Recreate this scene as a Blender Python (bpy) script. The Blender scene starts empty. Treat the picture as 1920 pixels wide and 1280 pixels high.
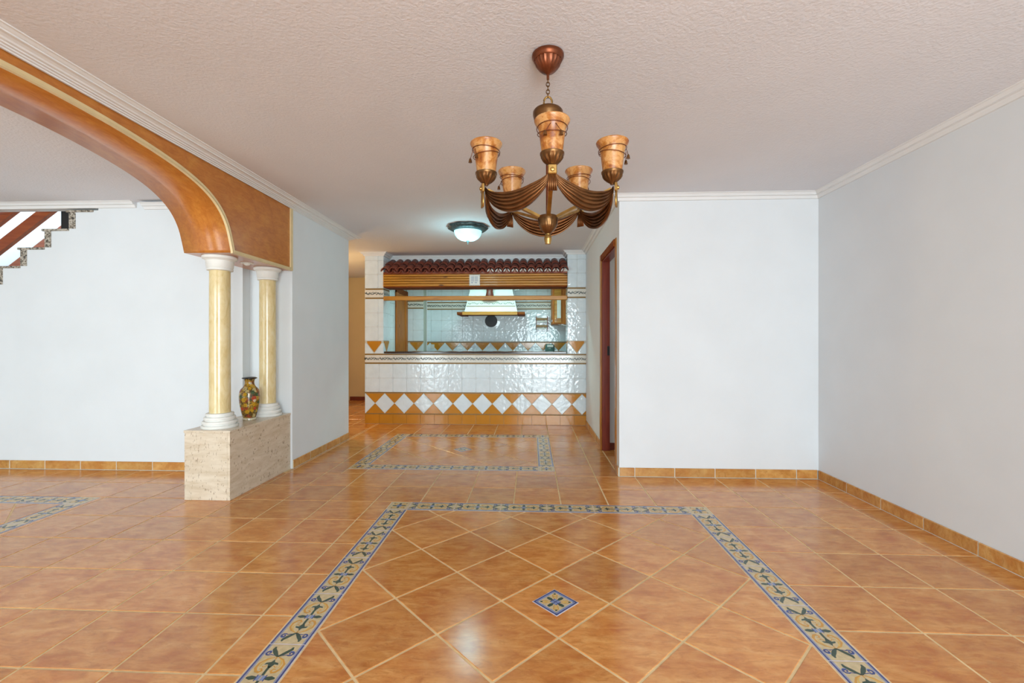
import bpy, bmesh, math, random
from mathutils import Vector, Matrix
random.seed(7)
SC = bpy.context.scene
COL = SC.collection
PI = math.pi

# ------------------------------------------------------------------ camera
H_CAM, F_PX, YAW = 1.17, 840.0, 0.0437
cam_d = bpy.data.cameras.new('camera')
cam_d.sensor_width = 36.0
cam_d.lens = F_PX / 1920 * 36.0
cam_d.clip_start = 0.05
cam = bpy.data.objects.new('camera', cam_d)
COL.objects.link(cam)
cam.location = (0, 0, H_CAM)
cam.rotation_euler = (PI / 2, 0, YAW)
SC.camera = cam

# ------------------------------------------------------------------ world, light, exposure
world = bpy.data.worlds.new('world')
SC.world = world
world.use_nodes = True
wn = world.node_tree.nodes
bg = wn['Background']
bg.inputs[0].default_value = (0.70, 0.85, 1.0, 1)
bg.inputs[1].default_value = 1.0

def area(name, loc, rot, sx, sy, power, color):
    d = bpy.data.lights.new(name, 'AREA')
    d.shape = 'RECTANGLE'
    d.size, d.size_y, d.energy, d.color = sx, sy, power, color
    o = bpy.data.objects.new(name, d)
    COL.objects.link(o)
    o.location, o.rotation_euler = loc, rot
    return o

REAR = -3.0
# daylight entering by the glazed doors of the rear wall (behind the camera)
area('daylight_dining', (0.75, REAR + 0.03, 1.12), (PI / 2, 0, 0), 2.3, 2.15, 120, (0.82, 0.95, 1.0))
area('daylight_living', (-4.1, REAR + 0.03, 1.12), (PI / 2, 0, 0), 2.3, 2.15, 78, (0.79, 0.96, 1.0))
SC.view_settings.view_transform = 'Standard'
SC.view_settings.look = 'None'
SC.view_settings.gamma = 1.0
SC.view_settings.use_curve_mapping = False
SC.view_settings.exposure = 1.0

# ------------------------------------------------------------------ material helpers
def new_mat(name):
    m = bpy.data.materials.new(name)
    m.use_nodes = True
    nt = m.node_tree
    return m, nt, nt.nodes['Principled BSDF']

def nd(nt, typ, **kw):
    n = nt.nodes.new(typ)
    for k, v in kw.items():
        setattr(n, k, v)
    return n

def coords(nt, scale=(1, 1, 1), rand=0.0, source='Object'):
    tc = nd(nt, 'ShaderNodeTexCoord')
    mp = nd(nt, 'ShaderNodeMapping')
    mp.inputs['Scale'].default_value = scale
    nt.links.new(tc.outputs[source], mp.inputs['Vector'])
    if rand:
        oi = nd(nt, 'ShaderNodeObjectInfo')
        mu = nd(nt, 'ShaderNodeMath', operation='MULTIPLY')
        mu.inputs[1].default_value = rand
        nt.links.new(oi.outputs['Random'], mu.inputs[0])
        cb = nd(nt, 'ShaderNodeCombineXYZ')
        for i in range(3):
            nt.links.new(mu.outputs[0], cb.inputs[i])
        nt.links.new(cb.outputs[0], mp.inputs['Location'])
    return mp.outputs[0]

def noise(nt, vec, scale, detail=3, rough=0.5, dist=0.0):
    n = nd(nt, 'ShaderNodeTexNoise')
    n.inputs['Scale'].default_value = scale
    n.inputs['Detail'].default_value = detail
    n.inputs['Roughness'].default_value = rough
    n.inputs['Distortion'].default_value = dist
    nt.links.new(vec, n.inputs['Vector'])
    return n.outputs[0]

def ramp(nt, fac, stops):
    r = nd(nt, 'ShaderNodeValToRGB')
    el = r.color_ramp.elements
    while len(el) < len(stops):
        el.new(0.5)
    for e, (p, c) in zip(el, stops):
        e.position, e.color = p, (*c, 1)
    nt.links.new(fac, r.inputs[0])
    return r.outputs[0]

def mixc(nt, fac, a, b, mode='MIX'):
    m = nd(nt, 'ShaderNodeMix', data_type='RGBA', blend_type=mode)
    if isinstance(fac, (int, float)):
        m.inputs[0].default_value = fac
    else:
        nt.links.new(fac, m.inputs[0])
    for i, v in ((6, a), (7, b)):
        if isinstance(v, tuple):
            m.inputs[i].default_value = (*v, 1)
        else:
            nt.links.new(v, m.inputs[i])
    return m.outputs[2]

def bump(nt, bs, h, strength, dist=0.002):
    b = nd(nt, 'ShaderNodeBump')
    b.inputs['Strength'].default_value = strength
    b.inputs['Distance'].default_value = dist
    nt.links.new(h, b.inputs['Height'])
    nt.links.new(b.outputs[0], bs.inputs['Normal'])

def plain(name, col, rough=0.5, metal=0.0, var=0.06, scale=12.0, bstr=0.0, bscale=80.0, bdist=0.002, spec=0.5, emit=None, coat=0.0):
    m, nt, bs = new_mat(name)
    v = coords(nt)
    f = noise(nt, v, scale, 4)
    lo = tuple(max(0, c * (1 - var)) for c in col)
    hi = tuple(min(1, c * (1 + var)) for c in col)
    nt.links.new(ramp(nt, f, [(0.3, lo), (0.7, hi)]), bs.inputs['Base Color'])
    bs.inputs['Roughness'].default_value = rough
    bs.inputs['Metallic'].default_value = metal
    bs.inputs['Specular IOR Level'].default_value = spec
    bs.inputs['Coat Weight'].default_value = coat
    if bstr:
        bump(nt, bs, noise(nt, v, bscale, 3), bstr, bdist)
    if emit:
        bs.inputs['Emission Color'].default_value = (*emit[0], 1)
        bs.inputs['Emission Strength'].default_value = emit[1]
    return m

M = {}
M['wall'] = plain('white wall paint', (0.74, 0.765, 0.785), 0.75, var=0.02, scale=3, bstr=0.15, bscale=90, bdist=0.002)
M['ceiling'] = plain('stippled ceiling paint', (0.735, 0.73, 0.76), 0.85, var=0.02, scale=2, bstr=0.55, bscale=75, bdist=0.005)
M['cornice'] = plain('white plaster cornice', (0.78, 0.775, 0.77), 0.6, var=0.02, scale=4)
M['ochre_wall'] = plain('ochre wall paint', (0.62, 0.50, 0.30), 0.8, var=0.03, scale=3, bstr=0.15)
M['grout'] = plain('tan floor grout', (0.74, 0.54, 0.29), 0.8, var=0.12, scale=20)
M['white_grout'] = plain('pale wall grout', (0.62, 0.60, 0.52), 0.8, var=0.05, scale=20)
M['mortar'] = plain('white mortar', (0.75, 0.71, 0.64), 0.9, var=0.06, scale=30, bstr=0.3)

def terracotta(name, gloss, tint=(1, 1, 1), base=True):
    m, nt, bs = new_mat(name)
    v = coords(nt, (1, 1, 1), 37.0)
    v2 = coords(nt, (2.2, 6.5, 3.0), 53.0)
    f1 = noise(nt, v, 5.5, 4, 0.55, 0.6)
    f2 = noise(nt, v2, 3.2, 5, 0.62, 0.5)
    T = lambda c: tuple(a * b for a, b in zip(c, tint))
    c1 = ramp(nt, f1, [(0.30, T((0.42, 0.125, 0.030))), (0.44, T((0.48, 0.185, 0.040))), (0.56, T((0.60, 0.290, 0.095))), (0.72, T((0.50, 0.215, 0.040)))])
    c2 = ramp(nt, f2, [(0.32, T((0.35, 0.105, 0.022))), (0.5, T((0.53, 0.225, 0.060))), (0.68, T((0.66, 0.38, 0.15)))])
    c = mixc(nt, 0.5, c1, c2)
    f5 = noise(nt, coords(nt, (1.5, 4.5, 2.0), 71.0), 8.0, 6, 0.7, 0.8)
    c = mixc(nt, ramp(nt, f5, [(0.50, (0, 0, 0)), (0.66, (0.62, 0.62, 0.62))]), c, T((0.36, 0.125, 0.020)))
    c = mixc(nt, ramp(nt, f5, [(0.30, (0.5, 0.5, 0.5)), (0.44, (0, 0, 0))]), c, T((0.66, 0.37, 0.12)))
    f3 = noise(nt, coords(nt, (1, 1, 1), 11.0), 60, 2)
    c = mixc(nt, ramp(nt, f3, [(0.66, (0, 0, 0)), (0.76, (0.35, 0.35, 0.35))]), c, T((0.30, 0.10, 0.03)))
    oi = nd(nt, 'ShaderNodeObjectInfo')
    hs = nd(nt, 'ShaderNodeHueSaturation')
    mr = nd(nt, 'ShaderNodeMapRange')
    mr.inputs['To Min'].default_value, mr.inputs['To Max'].default_value = 0.90, 1.10
    nt.links.new(oi.outputs['Random'], mr.inputs['Value'])
    nt.links.new(mr.outputs[0], hs.inputs['Value'])
    nt.links.new(c, hs.inputs['Color'])
    nt.links.new(hs.outputs[0], bs.inputs['Base Color'])
    bs.inputs['Roughness'].default_value = gloss
    bs.inputs['Specular IOR Level'].default_value = 0.75
    bump(nt, bs, noise(nt, v, 14, 3), 0.12, 0.003)
    return m
M['terra'] = terracotta('glazed terracotta floor tile', 0.18, (1.15, 1.07, 0.90))
M['terra_base'] = terracotta('glazed terracotta skirting tile', 0.25, (1.05, 1.15, 1.05))
M['roof_clay'] = terracotta('red clay roof tile', 0.5, (0.34, 0.15, 0.25))
M['dark_base'] = plain('dark red skirting', (0.16, 0.03, 0.015), 0.4, var=0.15)

def printed(name, col, rough=0.22):
    return plain(name, col, rough, var=0.14, scale=45, spec=0.5)
M['p_cream'] = printed('cream glaze', (0.60, 0.47, 0.27))
M['p_navy'] = printed('navy glaze', (0.05, 0.07, 0.22))
M['p_blue'] = printed('grey blue glaze', (0.22, 0.28, 0.46))
M['p_green'] = printed('dark green glaze', (0.045, 0.075, 0.055))
M['p_ochre'] = printed('ochre glaze', (0.60, 0.30, 0.055))
M['p_yellow'] = printed('yellow glaze', (0.66, 0.42, 0.11))
M['p_edge'] = printed('pale lilac edge glaze', (0.52, 0.47, 0.50))

def glazed(name, col, wavy, rough=0.08):
    m, nt, bs = new_mat(name)
    v = coords(nt, (1, 1, 1), 17.0)
    f = noise(nt, v, 9, 3)
    nt.links.new(ramp(nt, f, [(0.3, tuple(c * 0.95 for c in col)), (0.7, tuple(min(1, c * 1.04) for c in col))]), bs.inputs['Base Color'])
    bs.inputs['Roughness'].default_value = rough
    bump(nt, bs, noise(nt, v, 20, 1.5, 0.4), wavy, 0.006)
    return m
M['white_tile'] = glazed('wavy white glazed tile', (0.76, 0.84, 0.885), 0.7)
M['ochre_tile'] = glazed('ochre glazed tile', (0.56, 0.225, 0.018), 0.10, 0.12)
M['strip'] = plain('brown ochre rope strip', (0.27, 0.14, 0.022), 0.4, var=0.2, scale=60)
M['band_tile'] = glazed('ivory band tile', (0.78, 0.75, 0.68), 0.10, 0.12)
M['vine'] = plain('grey green vine print', (0.13, 0.15, 0.14), 0.3, var=0.4, scale=60)
M['motif'] = plain('grey motif print', (0.46, 0.48, 0.52), 0.3)

def wood(name, c_dark, c_mid, c_light, axis='X', rough=0.3, knots=True, coat=0.2, stretch=0.08, freq=9):
    m, nt, bs = new_mat(name)
    sc = [freq, freq, freq]
    sc['XYZ'.index(axis)] = freq * stretch
    v = coords(nt, tuple(sc), 5.0)
    f = noise(nt, v, 3.0, 5, 0.6, 0.8)
    c = ramp(nt, f, [(0.28, c_dark), (0.5, c_mid), (0.72, c_light)])
    if knots:
        ks = [5.0, 5.0, 5.0]
        ks['XYZ'.index(axis)] = 2.2
        vv = coords(nt, tuple(ks), 9.0)
        vo = nd(nt, 'ShaderNodeTexVoronoi')
        vo.inputs['Scale'].default_value = 1.3
        nt.links.new(vv, vo.inputs['Vector'])
        k = ramp(nt, vo.outputs['Distance'], [(0.06, (1, 1, 1)), (0.13, (0, 0, 0))])
        c = mixc(nt, k, c, tuple(x * 0.45 for x in c_dark))
    nt.links.new(c, bs.inputs['Base Color'])
    bs.inputs['Roughness'].default_value = rough
    bs.inputs['Coat Weight'].default_value = coat
    bump(nt, bs, f, 0.08, 0.002)
    return m
M['pine'] = wood('varnished pine', (0.34, 0.115, 0.008), (0.52, 0.215, 0.018), (0.63, 0.30, 0.035), 'X', 0.35, True, 0.1)
M['pine_v'] = wood('varnished pine upright', (0.32, 0.075, 0.008), (0.52, 0.155, 0.014), (0.58, 0.21, 0.022), 'Z', 0.55, True, 0.0)
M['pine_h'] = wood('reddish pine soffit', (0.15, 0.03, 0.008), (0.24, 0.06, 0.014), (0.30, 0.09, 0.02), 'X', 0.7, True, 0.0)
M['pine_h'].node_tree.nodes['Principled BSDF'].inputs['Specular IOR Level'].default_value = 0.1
M['rail_wood'] = wood('red brown rail wood', (0.20, 0.035, 0.008), (0.29, 0.06, 0.014), (0.36, 0.09, 0.02), 'X', 0.3, False)
M['casing'] = wood('golden door casing', (0.26, 0.08, 0.008), (0.42, 0.16, 0.015), (0.50, 0.22, 0.03), 'Z', 0.3, False)
M['jamb'] = wood('dark red jamb', (0.16, 0.015, 0.006), (0.22, 0.025, 0.008), (0.28, 0.04, 0.01), 'Z', 0.35, False)

def burl():
    m, nt, bs = new_mat('orange burl veneer')
    v = coords(nt)
    v2 = coords(nt, (4, 1.2, 4))
    f1 = noise(nt, v, 4.5, 5, 0.6, 1.2)
    f2 = noise(nt, v2, 9, 4, 0.65, 1.0)
    c1 = ramp(nt, f1, [(0.3, (0.40, 0.120, 0.016)), (0.5, (0.53, 0.185, 0.030)), (0.7, (0.62, 0.27, 0.045))])
    c2 = ramp(nt, f2, [(0.3, (0.37, 0.10, 0.014)), (0.55, (0.54, 0.19, 0.034)), (0.75, (0.62, 0.28, 0.06))])
    nt.links.new(mixc(nt, 0.5, c1, c2), bs.inputs['Base Color'])
    bs.inputs['Roughness'].default_value = 0.28
    bs.inputs['Coat Weight'].default_value = 0.25
    bs.inputs['Coat Roughness'].default_value = 0.15
    bump(nt, bs, f2, 0.05, 0.002)
    return m
M['burl'] = burl()
M['trim_cream'] = plain('cream painted trim', (0.68, 0.53, 0.29), 0.45, var=0.05)

def travertine():
    m, nt, bs = new_mat('beige travertine')
    v = coords(nt, (1.2, 1.2, 5))
    f = noise(nt, v, 5, 5, 0.6, 0.3)
    c = ramp(nt, f, [(0.3, (0.56, 0.44, 0.31)), (0.55, (0.67, 0.56, 0.43)), (0.75, (0.73, 0.63, 0.50))])
    v3 = coords(nt, (26, 60, 60))
    v4 = coords(nt, (70, 34, 22))
    p = noise(nt, v4, 1.6, 2, 0.6)
    k = ramp(nt, p, [(0.62, (0, 0, 0)), (0.68, (0.8, 0.8, 0.8))])
    c = mixc(nt, k, c, (0.30, 0.22, 0.15))
    nt.links.new(c, bs.inputs['Base Color'])
    bs.inputs['Roughness'].default_value = 0.22
    return m
M['travertine'] = travertine()

def marble_yellow():
    m, nt, bs = new_mat('pale yellow marble')
    v = coords(nt, (5, 5, 2.0))
    f = noise(nt, v, 4, 5, 0.6, 0.8)
    c = ramp(nt, f, [(0.3, (0.62, 0.46, 0.20)), (0.5, (0.72, 0.57, 0.30)), (0.72, (0.77, 0.65, 0.40))])
    nt.links.new(c, bs.inputs['Base Color'])
    bs.inputs['Roughness'].default_value = 0.12
    return m
M['marble'] = marble_yellow()
M['plaster'] = plain('off white moulded plaster', (0.76, 0.74, 0.69), 0.5, var=0.03)

def granite():
    m, nt, bs = new_mat('speckled granite')
    v = coords(nt)
    f = noise(nt, v, 55, 3, 0.7)
    nt.links.new(ramp(nt, f, [(0.38, (0.05, 0.045, 0.04)), (0.47, (0.26, 0.22, 0.17)), (0.58, (0.50, 0.45, 0.38))]), bs.inputs['Base Color'])
    bs.inputs['Roughness'].default_value = 0.25
    return m
M['granite'] = granite()
M['dark_stone'] = plain('dark brown stone', (0.055, 0.03, 0.022), 0.12, var=0.4, scale=60)

M['bronze'] = plain('antique bronze', (0.17, 0.080, 0.028), 0.34, 0.85, 0.25, 25)
M['bronze_red'] = plain('reddish bronze', (0.19, 0.055, 0.022), 0.36, 0.75, 0.25, 25)
M['gold'] = plain('worn gilt brass', (0.42, 0.25, 0.075), 0.32, 0.9, 0.25, 30)
M['swag_bronze'] = plain('brown bronze swag', (0.17, 0.068, 0.022), 0.33, 0.8, 0.3, 20)

def shade_glass():
    m, nt, bs = new_mat('amber alabaster glass')
    v = coords(nt, (1, 1, 1), 7)
    f = noise(nt, v, 16, 5, 0.65, 0.6)
    f2 = noise(nt, v, 42, 3, 0.6)
    c = ramp(nt, f, [(0.34, (0.24, 0.055, 0.008)), (0.46, (0.42, 0.15, 0.022)), (0.56, (0.60, 0.31, 0.11)), (0.68, (0.44, 0.19, 0.03))])
    c = mixc(nt, ramp(nt, f2, [(0.62, (0, 0, 0)), (0.72, (0.7, 0.7, 0.7))]), c, (0.26, 0.10, 0.03))
    nt.links.new(c, bs.inputs['Base Color'])
    bs.inputs['Roughness'].default_value = 0.3
    bs.inputs['Subsurface Weight'].default_value = 0.15
    bs.inputs['Subsurface Radius'].default_value = (0.01, 0.006, 0.003)
    return m
M['shade'] = shade_glass()
M['lamp_dome'] = plain('lit white glass dome', (0.8, 0.95, 0.95), 0.3, emit=((0.30, 0.88, 1.0), 0.55), scale=8)
M['lamp_rim'] = plain('dark blue green carved rim', (0.05, 0.085, 0.09), 0.35, 0.3, 0.6, 40, 0.4, 60, 0.004)
M['spot_white'] = plain('white enamel', (0.78, 0.75, 0.68), 0.4)

def vase_mat():
    m, nt, bs = new_mat('painted floral porcelain')
    v = coords(nt)
    vo = nd(nt, 'ShaderNodeTexVoronoi')
    vo.inputs['Scale'].default_value = 34
    nt.links.new(v, vo.inputs['Vector'])
    sep = nd(nt, 'ShaderNodeSeparateColor')
    nt.links.new(vo.outputs['Color'], sep.inputs[0])
    c = ramp(nt, sep.outputs[0], [(0.0, (0.06, 0.035, 0.012)), (0.22, (0.32, 0.17, 0.02)), (0.45, (0.50, 0.30, 0.03)), (0.70, (0.30, 0.05, 0.02)), (0.8, (0.09, 0.10, 0.03)), (0.97, (0.50, 0.38, 0.16))])
    k = ramp(nt, vo.outputs['Distance'], [(0.0, (0.9, 0.9, 0.9)), (0.20, (0.0, 0.0, 0.0))])
    c = mixc(nt, k, c, (0.30, 0.05, 0.02))
    n2 = noise(nt, v, 60, 4)
    c = mixc(nt, ramp(nt, n2, [(0.5, (0, 0, 0)), (0.6, (0.8, 0.8, 0.8))]), c, (0.05, 0.03, 0.012))
    nt.links.new(c, bs.inputs['Base Color'])
    bs.inputs['Roughness'].default_value = 0.08
    return m
M['vase'] = vase_mat()
M['vase_dark'] = plain('black lacquer', (0.015, 0.013, 0.012), 0.1, var=0.2)
M['vase_red'] = plain('red petal enamel', (0.42, 0.06, 0.025), 0.12, var=0.35, scale=90)
M['vase_yellow'] = plain('yellow petal enamel', (0.45, 0.25, 0.015), 0.12, var=0.35, scale=90)
M['vase_green'] = plain('dark leaf enamel', (0.05, 0.085, 0.03), 0.12, var=0.35, scale=90)
M['vase_ivory'] = plain('ivory enamel', (0.55, 0.47, 0.32), 0.12, var=0.3, scale=90)
M['black'] = plain('black', (0.008, 0.008, 0.009), 0.5)
M['stair_white'] = plain('stairwell white paint', (0.80, 0.83, 0.85), 0.7, var=0.02)
M['hood_white'] = plain('hood white plaster', (0.82, 0.84, 0.80), 0.4, var=0.02)
M['steel'] = plain('brushed steel', (0.55, 0.58, 0.60), 0.25, 0.9)
M['jar_glass'] = plain('green tinted glass', (0.10, 0.20, 0.18), 0.08, var=0.2)
M['paper'] = plain('white label paper', (0.78, 0.77, 0.72), 0.6)
M['ink'] = plain('blue grey ink', (0.28, 0.34, 0.42), 0.5)

# ------------------------------------------------------------------ geometry helpers
def mesh_obj(name, verts, faces, mat, parent=None, smooth=False, mats=None, fmat=None, loc=(0, 0, 0), rot=(0, 0, 0)):
    me = bpy.data.meshes.new(name)
    me.from_pydata([tuple(v) for v in verts], [], faces)
    for m in (mats or [mat]):
        me.materials.append(m)
    if fmat:
        me.polygons.foreach_set('material_index', fmat)
    if smooth:
        me.polygons.foreach_set('use_smooth', [True] * len(me.polygons))
    me.update()
    return link(name, me, parent, loc, rot)

def link(name, me, parent=None, loc=(0, 0, 0), rot=(0, 0, 0)):
    o = bpy.data.objects.new(name, me)
    COL.objects.link(o)
    o.location, o.rotation_euler = loc, rot
    if parent:
        o.parent = parent
    return o

def bm_obj(name, bm, mat, parent=None, smooth=False, loc=(0, 0, 0), rot=(0, 0, 0), mats=None):
    me = bpy.data.meshes.new(name)
    bmesh.ops.recalc_face_normals(bm, faces=bm.faces)
    bm.to_mesh(me)
    bm.free()
    for m in (mats or [mat]):
        me.materials.append(m)
    if smooth:
        me.polygons.foreach_set('use_smooth', [True] * len(me.polygons))
    return link(name, me, parent, loc, rot)

def add_box(bm, a, b, bev=0.0, mi=0):
    a, b = Vector(a), Vector(b)
    r = bmesh.ops.create_cube(bm, size=1.0)
    vs = r['verts']
    c = (a + b) / 2
    for v in vs:
        v.co = Vector((v.co.x * abs(b.x - a.x), v.co.y * abs(b.y - a.y), v.co.z * abs(b.z - a.z))) + c
    fs = set(f for v in vs for f in v.link_faces)
    for f in fs:
        f.material_index = mi
    if bev:
        es = list(set(e for v in vs for e in v.link_edges))
        bmesh.ops.bevel(bm, geom=es, offset=bev, segments=1, affect='EDGES', profile=0.5)

def box(name, a, b, mat, parent=None, bev=0.0, loc=(0, 0, 0), rot=(0, 0, 0)):
    bm = bmesh.new()
    add_box(bm, a, b, bev)
    return bm_obj(name, bm, mat, parent, False, loc, rot)

def lathe(name, prof, mat, parent=None, seg=32, loc=(0, 0, 0), flute=0, famp=0.0, frange=None, smooth=True, rot=(0, 0, 0)):
    """prof: list of (radius, z)"""
    vs, fs = [], []
    for (r, z) in prof:
        for i in range(seg):
            a = 2 * PI * i / seg
            rr = r
            if flute and (frange is None or frange[0] <= z <= frange[1]):
                rr = r * (1 + famp * math.cos(flute * a))
            vs.append((rr * math.cos(a), rr * math.sin(a), z))
    n = len(prof)
    for j in range(n - 1):
        for i in range(seg):
            k = (i + 1) % seg
            fs.append((j * seg + i, j * seg + k, (j + 1) * seg + k, (j + 1) * seg + i))
    if prof[0][0] > 1e-4:
        fs.append(tuple(reversed(range(seg))))
    if prof[-1][0] > 1e-4:
        fs.append(tuple((n - 1) * seg + i for i in range(seg)))
    bm = bmesh.new()
    bv = [bm.verts.new(v) for v in vs]
    for f in fs:
        try:
            bm.faces.new([bv[i] for i in f])
        except ValueError:
            pass
    bmesh.ops.remove_doubles(bm, verts=bm.verts, dist=1e-5)
    o = bm_obj(name, bm, mat, parent, smooth, loc, rot)
    if smooth:
        for p in o.data.polygons:
            if len(p.vertices) > 4:
                p.use_smooth = False
        try:
            o.data.set_sharp_from_angle(angle=math.radians(42))
        except Exception:
            pass
    return o

def add_tube(bm, pts, r, seg=8, closed=False, mi=0):
    pts = [Vector(p) for p in pts]
    n = len(pts)
    rings = []
    up = Vector((0, 0, 1))
    for i, p in enumerate(pts):
        if closed:
            t = pts[(i + 1) % n] - pts[(i - 1) % n]
        else:
            t = pts[min(i + 1, n - 1)] - pts[max(i - 1, 0)]
        t.normalize()
        s = t.cross(up)
        if s.length < 1e-3:
            s = t.cross(Vector((1, 0, 0)))
        s.normalize()
        q = s.cross(t)
        rr = r[i] if isinstance(r, (list, tuple)) else r
        rings.append([bm.verts.new(p + s * rr * math.cos(2 * PI * k / seg) + q * rr * math.sin(2 * PI * k / seg)) for k in range(seg)])
    m = n if closed else n - 1
    for i in range(m):
        A, B = rings[i], rings[(i + 1) % n]
        for k in range(seg):
            f = bm.faces.new((A[k], A[(k + 1) % seg], B[(k + 1) % seg], B[k]))
            f.material_index = mi
    if not closed:
        bm.faces.new(list(reversed(rings[0])))
        bm.faces.new(rings[-1])

def tube(name, pts, r, mat, parent=None, seg=8, closed=False, loc=(0, 0, 0)):
    bm = bmesh.new()
    add_tube(bm, pts, r, seg, closed)
    return bm_obj(name, bm, mat, parent, True, loc)

def extrude_poly(name, poly, mapf, d0, d1, mat, parent=None, bev=0.0):
    """poly in 2D; mapf(u,v,d)->xyz"""
    bm = bmesh.new()
    A = [bm.verts.new(mapf(u, v, d0)) for u, v in poly]
    B = [bm.verts.new(mapf(u, v, d1)) for u, v in poly]
    n = len(poly)
    bm.faces.new(A)
    bm.faces.new(list(reversed(B)))
    for i in range(n):
        bm.faces.new((A[i], B[i], B[(i + 1) % n], A[(i + 1) % n]))
    bmesh.ops.recalc_face_normals(bm, faces=bm.faces)
    big = [f for f in bm.faces if len(f.verts) > 4]
    if big:
        bmesh.ops.triangulate(bm, faces=big, ngon_method='EAR_CLIP')
    return bm_obj(name, bm, mat, parent)

def tag(o, label=None, cat=None, group=None, kind=None):
    if label: o['label'] = label
    if cat: o['category'] = cat
    if group: o['group'] = group
    if kind: o['kind'] = kind
    return o

def thing(name, label, cat, loc=(0, 0, 0), rotz=0.0, group=None):
    o = bpy.data.objects.new(name, None)
    COL.objects.link(o)
    o.location, o.rotation_euler = loc, (0, 0, rotz)
    o.empty_display_size = 0.1
    return tag(o, label, cat, group)

def struct(o, label, cat=None):
    o['label'] = label
    o['category'] = cat or o.name.split('_')[0]
    o['kind'] = 'structure'
    return o

def clip(poly, x0, x1, y0, y1):
    def cut(P, ins, inter):
        out = []
        for i in range(len(P)):
            a, b = P[i], P[(i + 1) % len(P)]
            if ins(a):
                out.append(a)
                if not ins(b): out.append(inter(a, b))
            elif ins(b):
                out.append(inter(a, b))
        return out
    def ix(x): return lambda a, b: (x, a[1] + (b[1] - a[1]) * (x - a[0]) / (b[0] - a[0]))
    def iy(y): return lambda a, b: (a[0] + (b[0] - a[0]) * (y - a[1]) / (b[1] - a[1]), y)
    P = poly
    for ins, f in ((lambda p: p[0] >= x0, ix(x0)), (lambda p: p[0] <= x1, ix(x1)), (lambda p: p[1] >= y0, iy(y0)), (lambda p: p[1] <= y1, iy(y1))):
        if len(P) < 3: return []
        P = cut(P, ins, f)
    Q = []
    for p in P:
        if not Q or (p[0] - Q[-1][0]) ** 2 + (p[1] - Q[-1][1]) ** 2 > 1e-8: Q.append(p)
    if len(Q) > 1 and (Q[0][0] - Q[-1][0]) ** 2 + (Q[0][1] - Q[-1][1]) ** 2 < 1e-8: Q.pop()
    return Q if len(Q) >= 3 else []

def poly_area(P):
    return abs(sum(P[i][0] * P[(i + 1) % len(P)][1] - P[(i + 1) % len(P)][0] * P[i][1] for i in range(len(P)))) / 2

def inset(P, d):
    """inset convex polygon (any winding) by d"""
    s = sum(P[i][0] * P[(i + 1) % len(P)][1] - P[(i + 1) % len(P)][0] * P[i][1] for i in range(len(P)))
    if s < 0: P = P[::-1]
    n = len(P)
    L = []
    for i in range(n):
        a, b = P[i], P[(i + 1) % n]
        dx, dy = b[0] - a[0], b[1] - a[1]
        l = math.hypot(dx, dy)
        nx, ny = -dy / l, dx / l
        L.append((nx, ny, nx * a[0] + ny * a[1] + d))
    out = []
    for i in range(n):
        a, b = L[i - 1], L[i]
        det = a[0] * b[1] - a[1] * b[0]
        if abs(det) < 1e-6:
            out.append(P[i]); continue
        out.append(((a[2] * b[1] - a[1] * b[2]) / det, (a[0] * b[2] - a[2] * b[0]) / det))
    return out

def tile_mesh(name, P, mat, thick, ch, mapf):
    """polygon tile with chamfered top; mapf(u,v,h)"""
    T = inset(P, ch)
    P = P if sum(P[i][0] * P[(i + 1) % len(P)][1] - P[(i + 1) % len(P)][0] * P[i][1] for i in range(len(P))) > 0 else P[::-1]
    n = len(P)
    vs = [mapf(u, v, -thick) for u, v in P] + [mapf(u, v, -ch) for u, v in P] + [mapf(u, v, 0) for u, v in T]
    fs = [tuple(2 * n + i for i in range(n))]
    for r in (0, 1):
        for i in range(n):
            j = (i + 1) % n
            fs.append((r * n + i, r * n + j, (r + 1) * n + j, (r + 1) * n + i))
    me = bpy.data.meshes.new(name)
    me.from_pydata(vs, [], fs)
    me.materials.append(mat)
    return me

def proj(x, y, z):
    c, s = math.cos(YAW), math.sin(YAW)
    d = -x * s + y * c
    return (960 + F_PX * (x * c + y * s) / d, 640 - F_PX * (z - H_CAM) / d, d)

# ------------------------------------------------------------------ main dimensions
CEIL = 2.435
XR = 2.44            # right wall
YB = 3.925           # right part of the back wall, and the living room back wall
XC = 0.76            # corridor wall
XL = -2.20           # left wall, dining side
XL2 = -2.56          # left wall, living side
YE = 4.03            # end of the left wall
YS = 5.30            # far end of the left wall
YK = 6.28            # front of the kitchen bar
XLIV = -6.2

# ================================================================== floor
G = 0.0095
TP = 0.3405
GX0, GY0 = 1.232, 3.912
floor = struct(box('floor', (XLIV - .2, REAR - .2, -0.12), (2.7, 9.2, -0.0018), M['grout']), 'terracotta tiled floor with patterned tile borders laid as rugs')
FM = lambda u, v, h: (u, v, h)
full = tile_mesh('floor_tile', [(-TP / 2 + G / 2, -TP / 2 + G / 2), (TP / 2 - G / 2, -TP / 2 + G / 2), (TP / 2 - G / 2, TP / 2 - G / 2), (-TP / 2 + G / 2, TP / 2 - G / 2)], M['terra'], 0.008, 0.0016, FM)
BW = 0.149
RUGS = [dict(x0=-1.017, x1=1.232, y0=0.8475, y1=3.231, c=(0.107, 2.018)),
        dict(x0=-1.69, x1=0.2105, y0=4.055, y1=5.6145, c=(-0.745, 4.83)),
        dict(x0=-5.48, x1=-3.235, y0=0.8475, y1=3.231, c=(-4.36, 2.018))]
REG = [(XLIV, XR, REAR, GY0), (XL, XC, GY0, YK + .02), (-3.8, XL, YS, YK + .02), (-3.8, -2.372, YK + .02, 8.8), (XC, 1.6, 4.0, 4.9)]
rest = []
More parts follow.
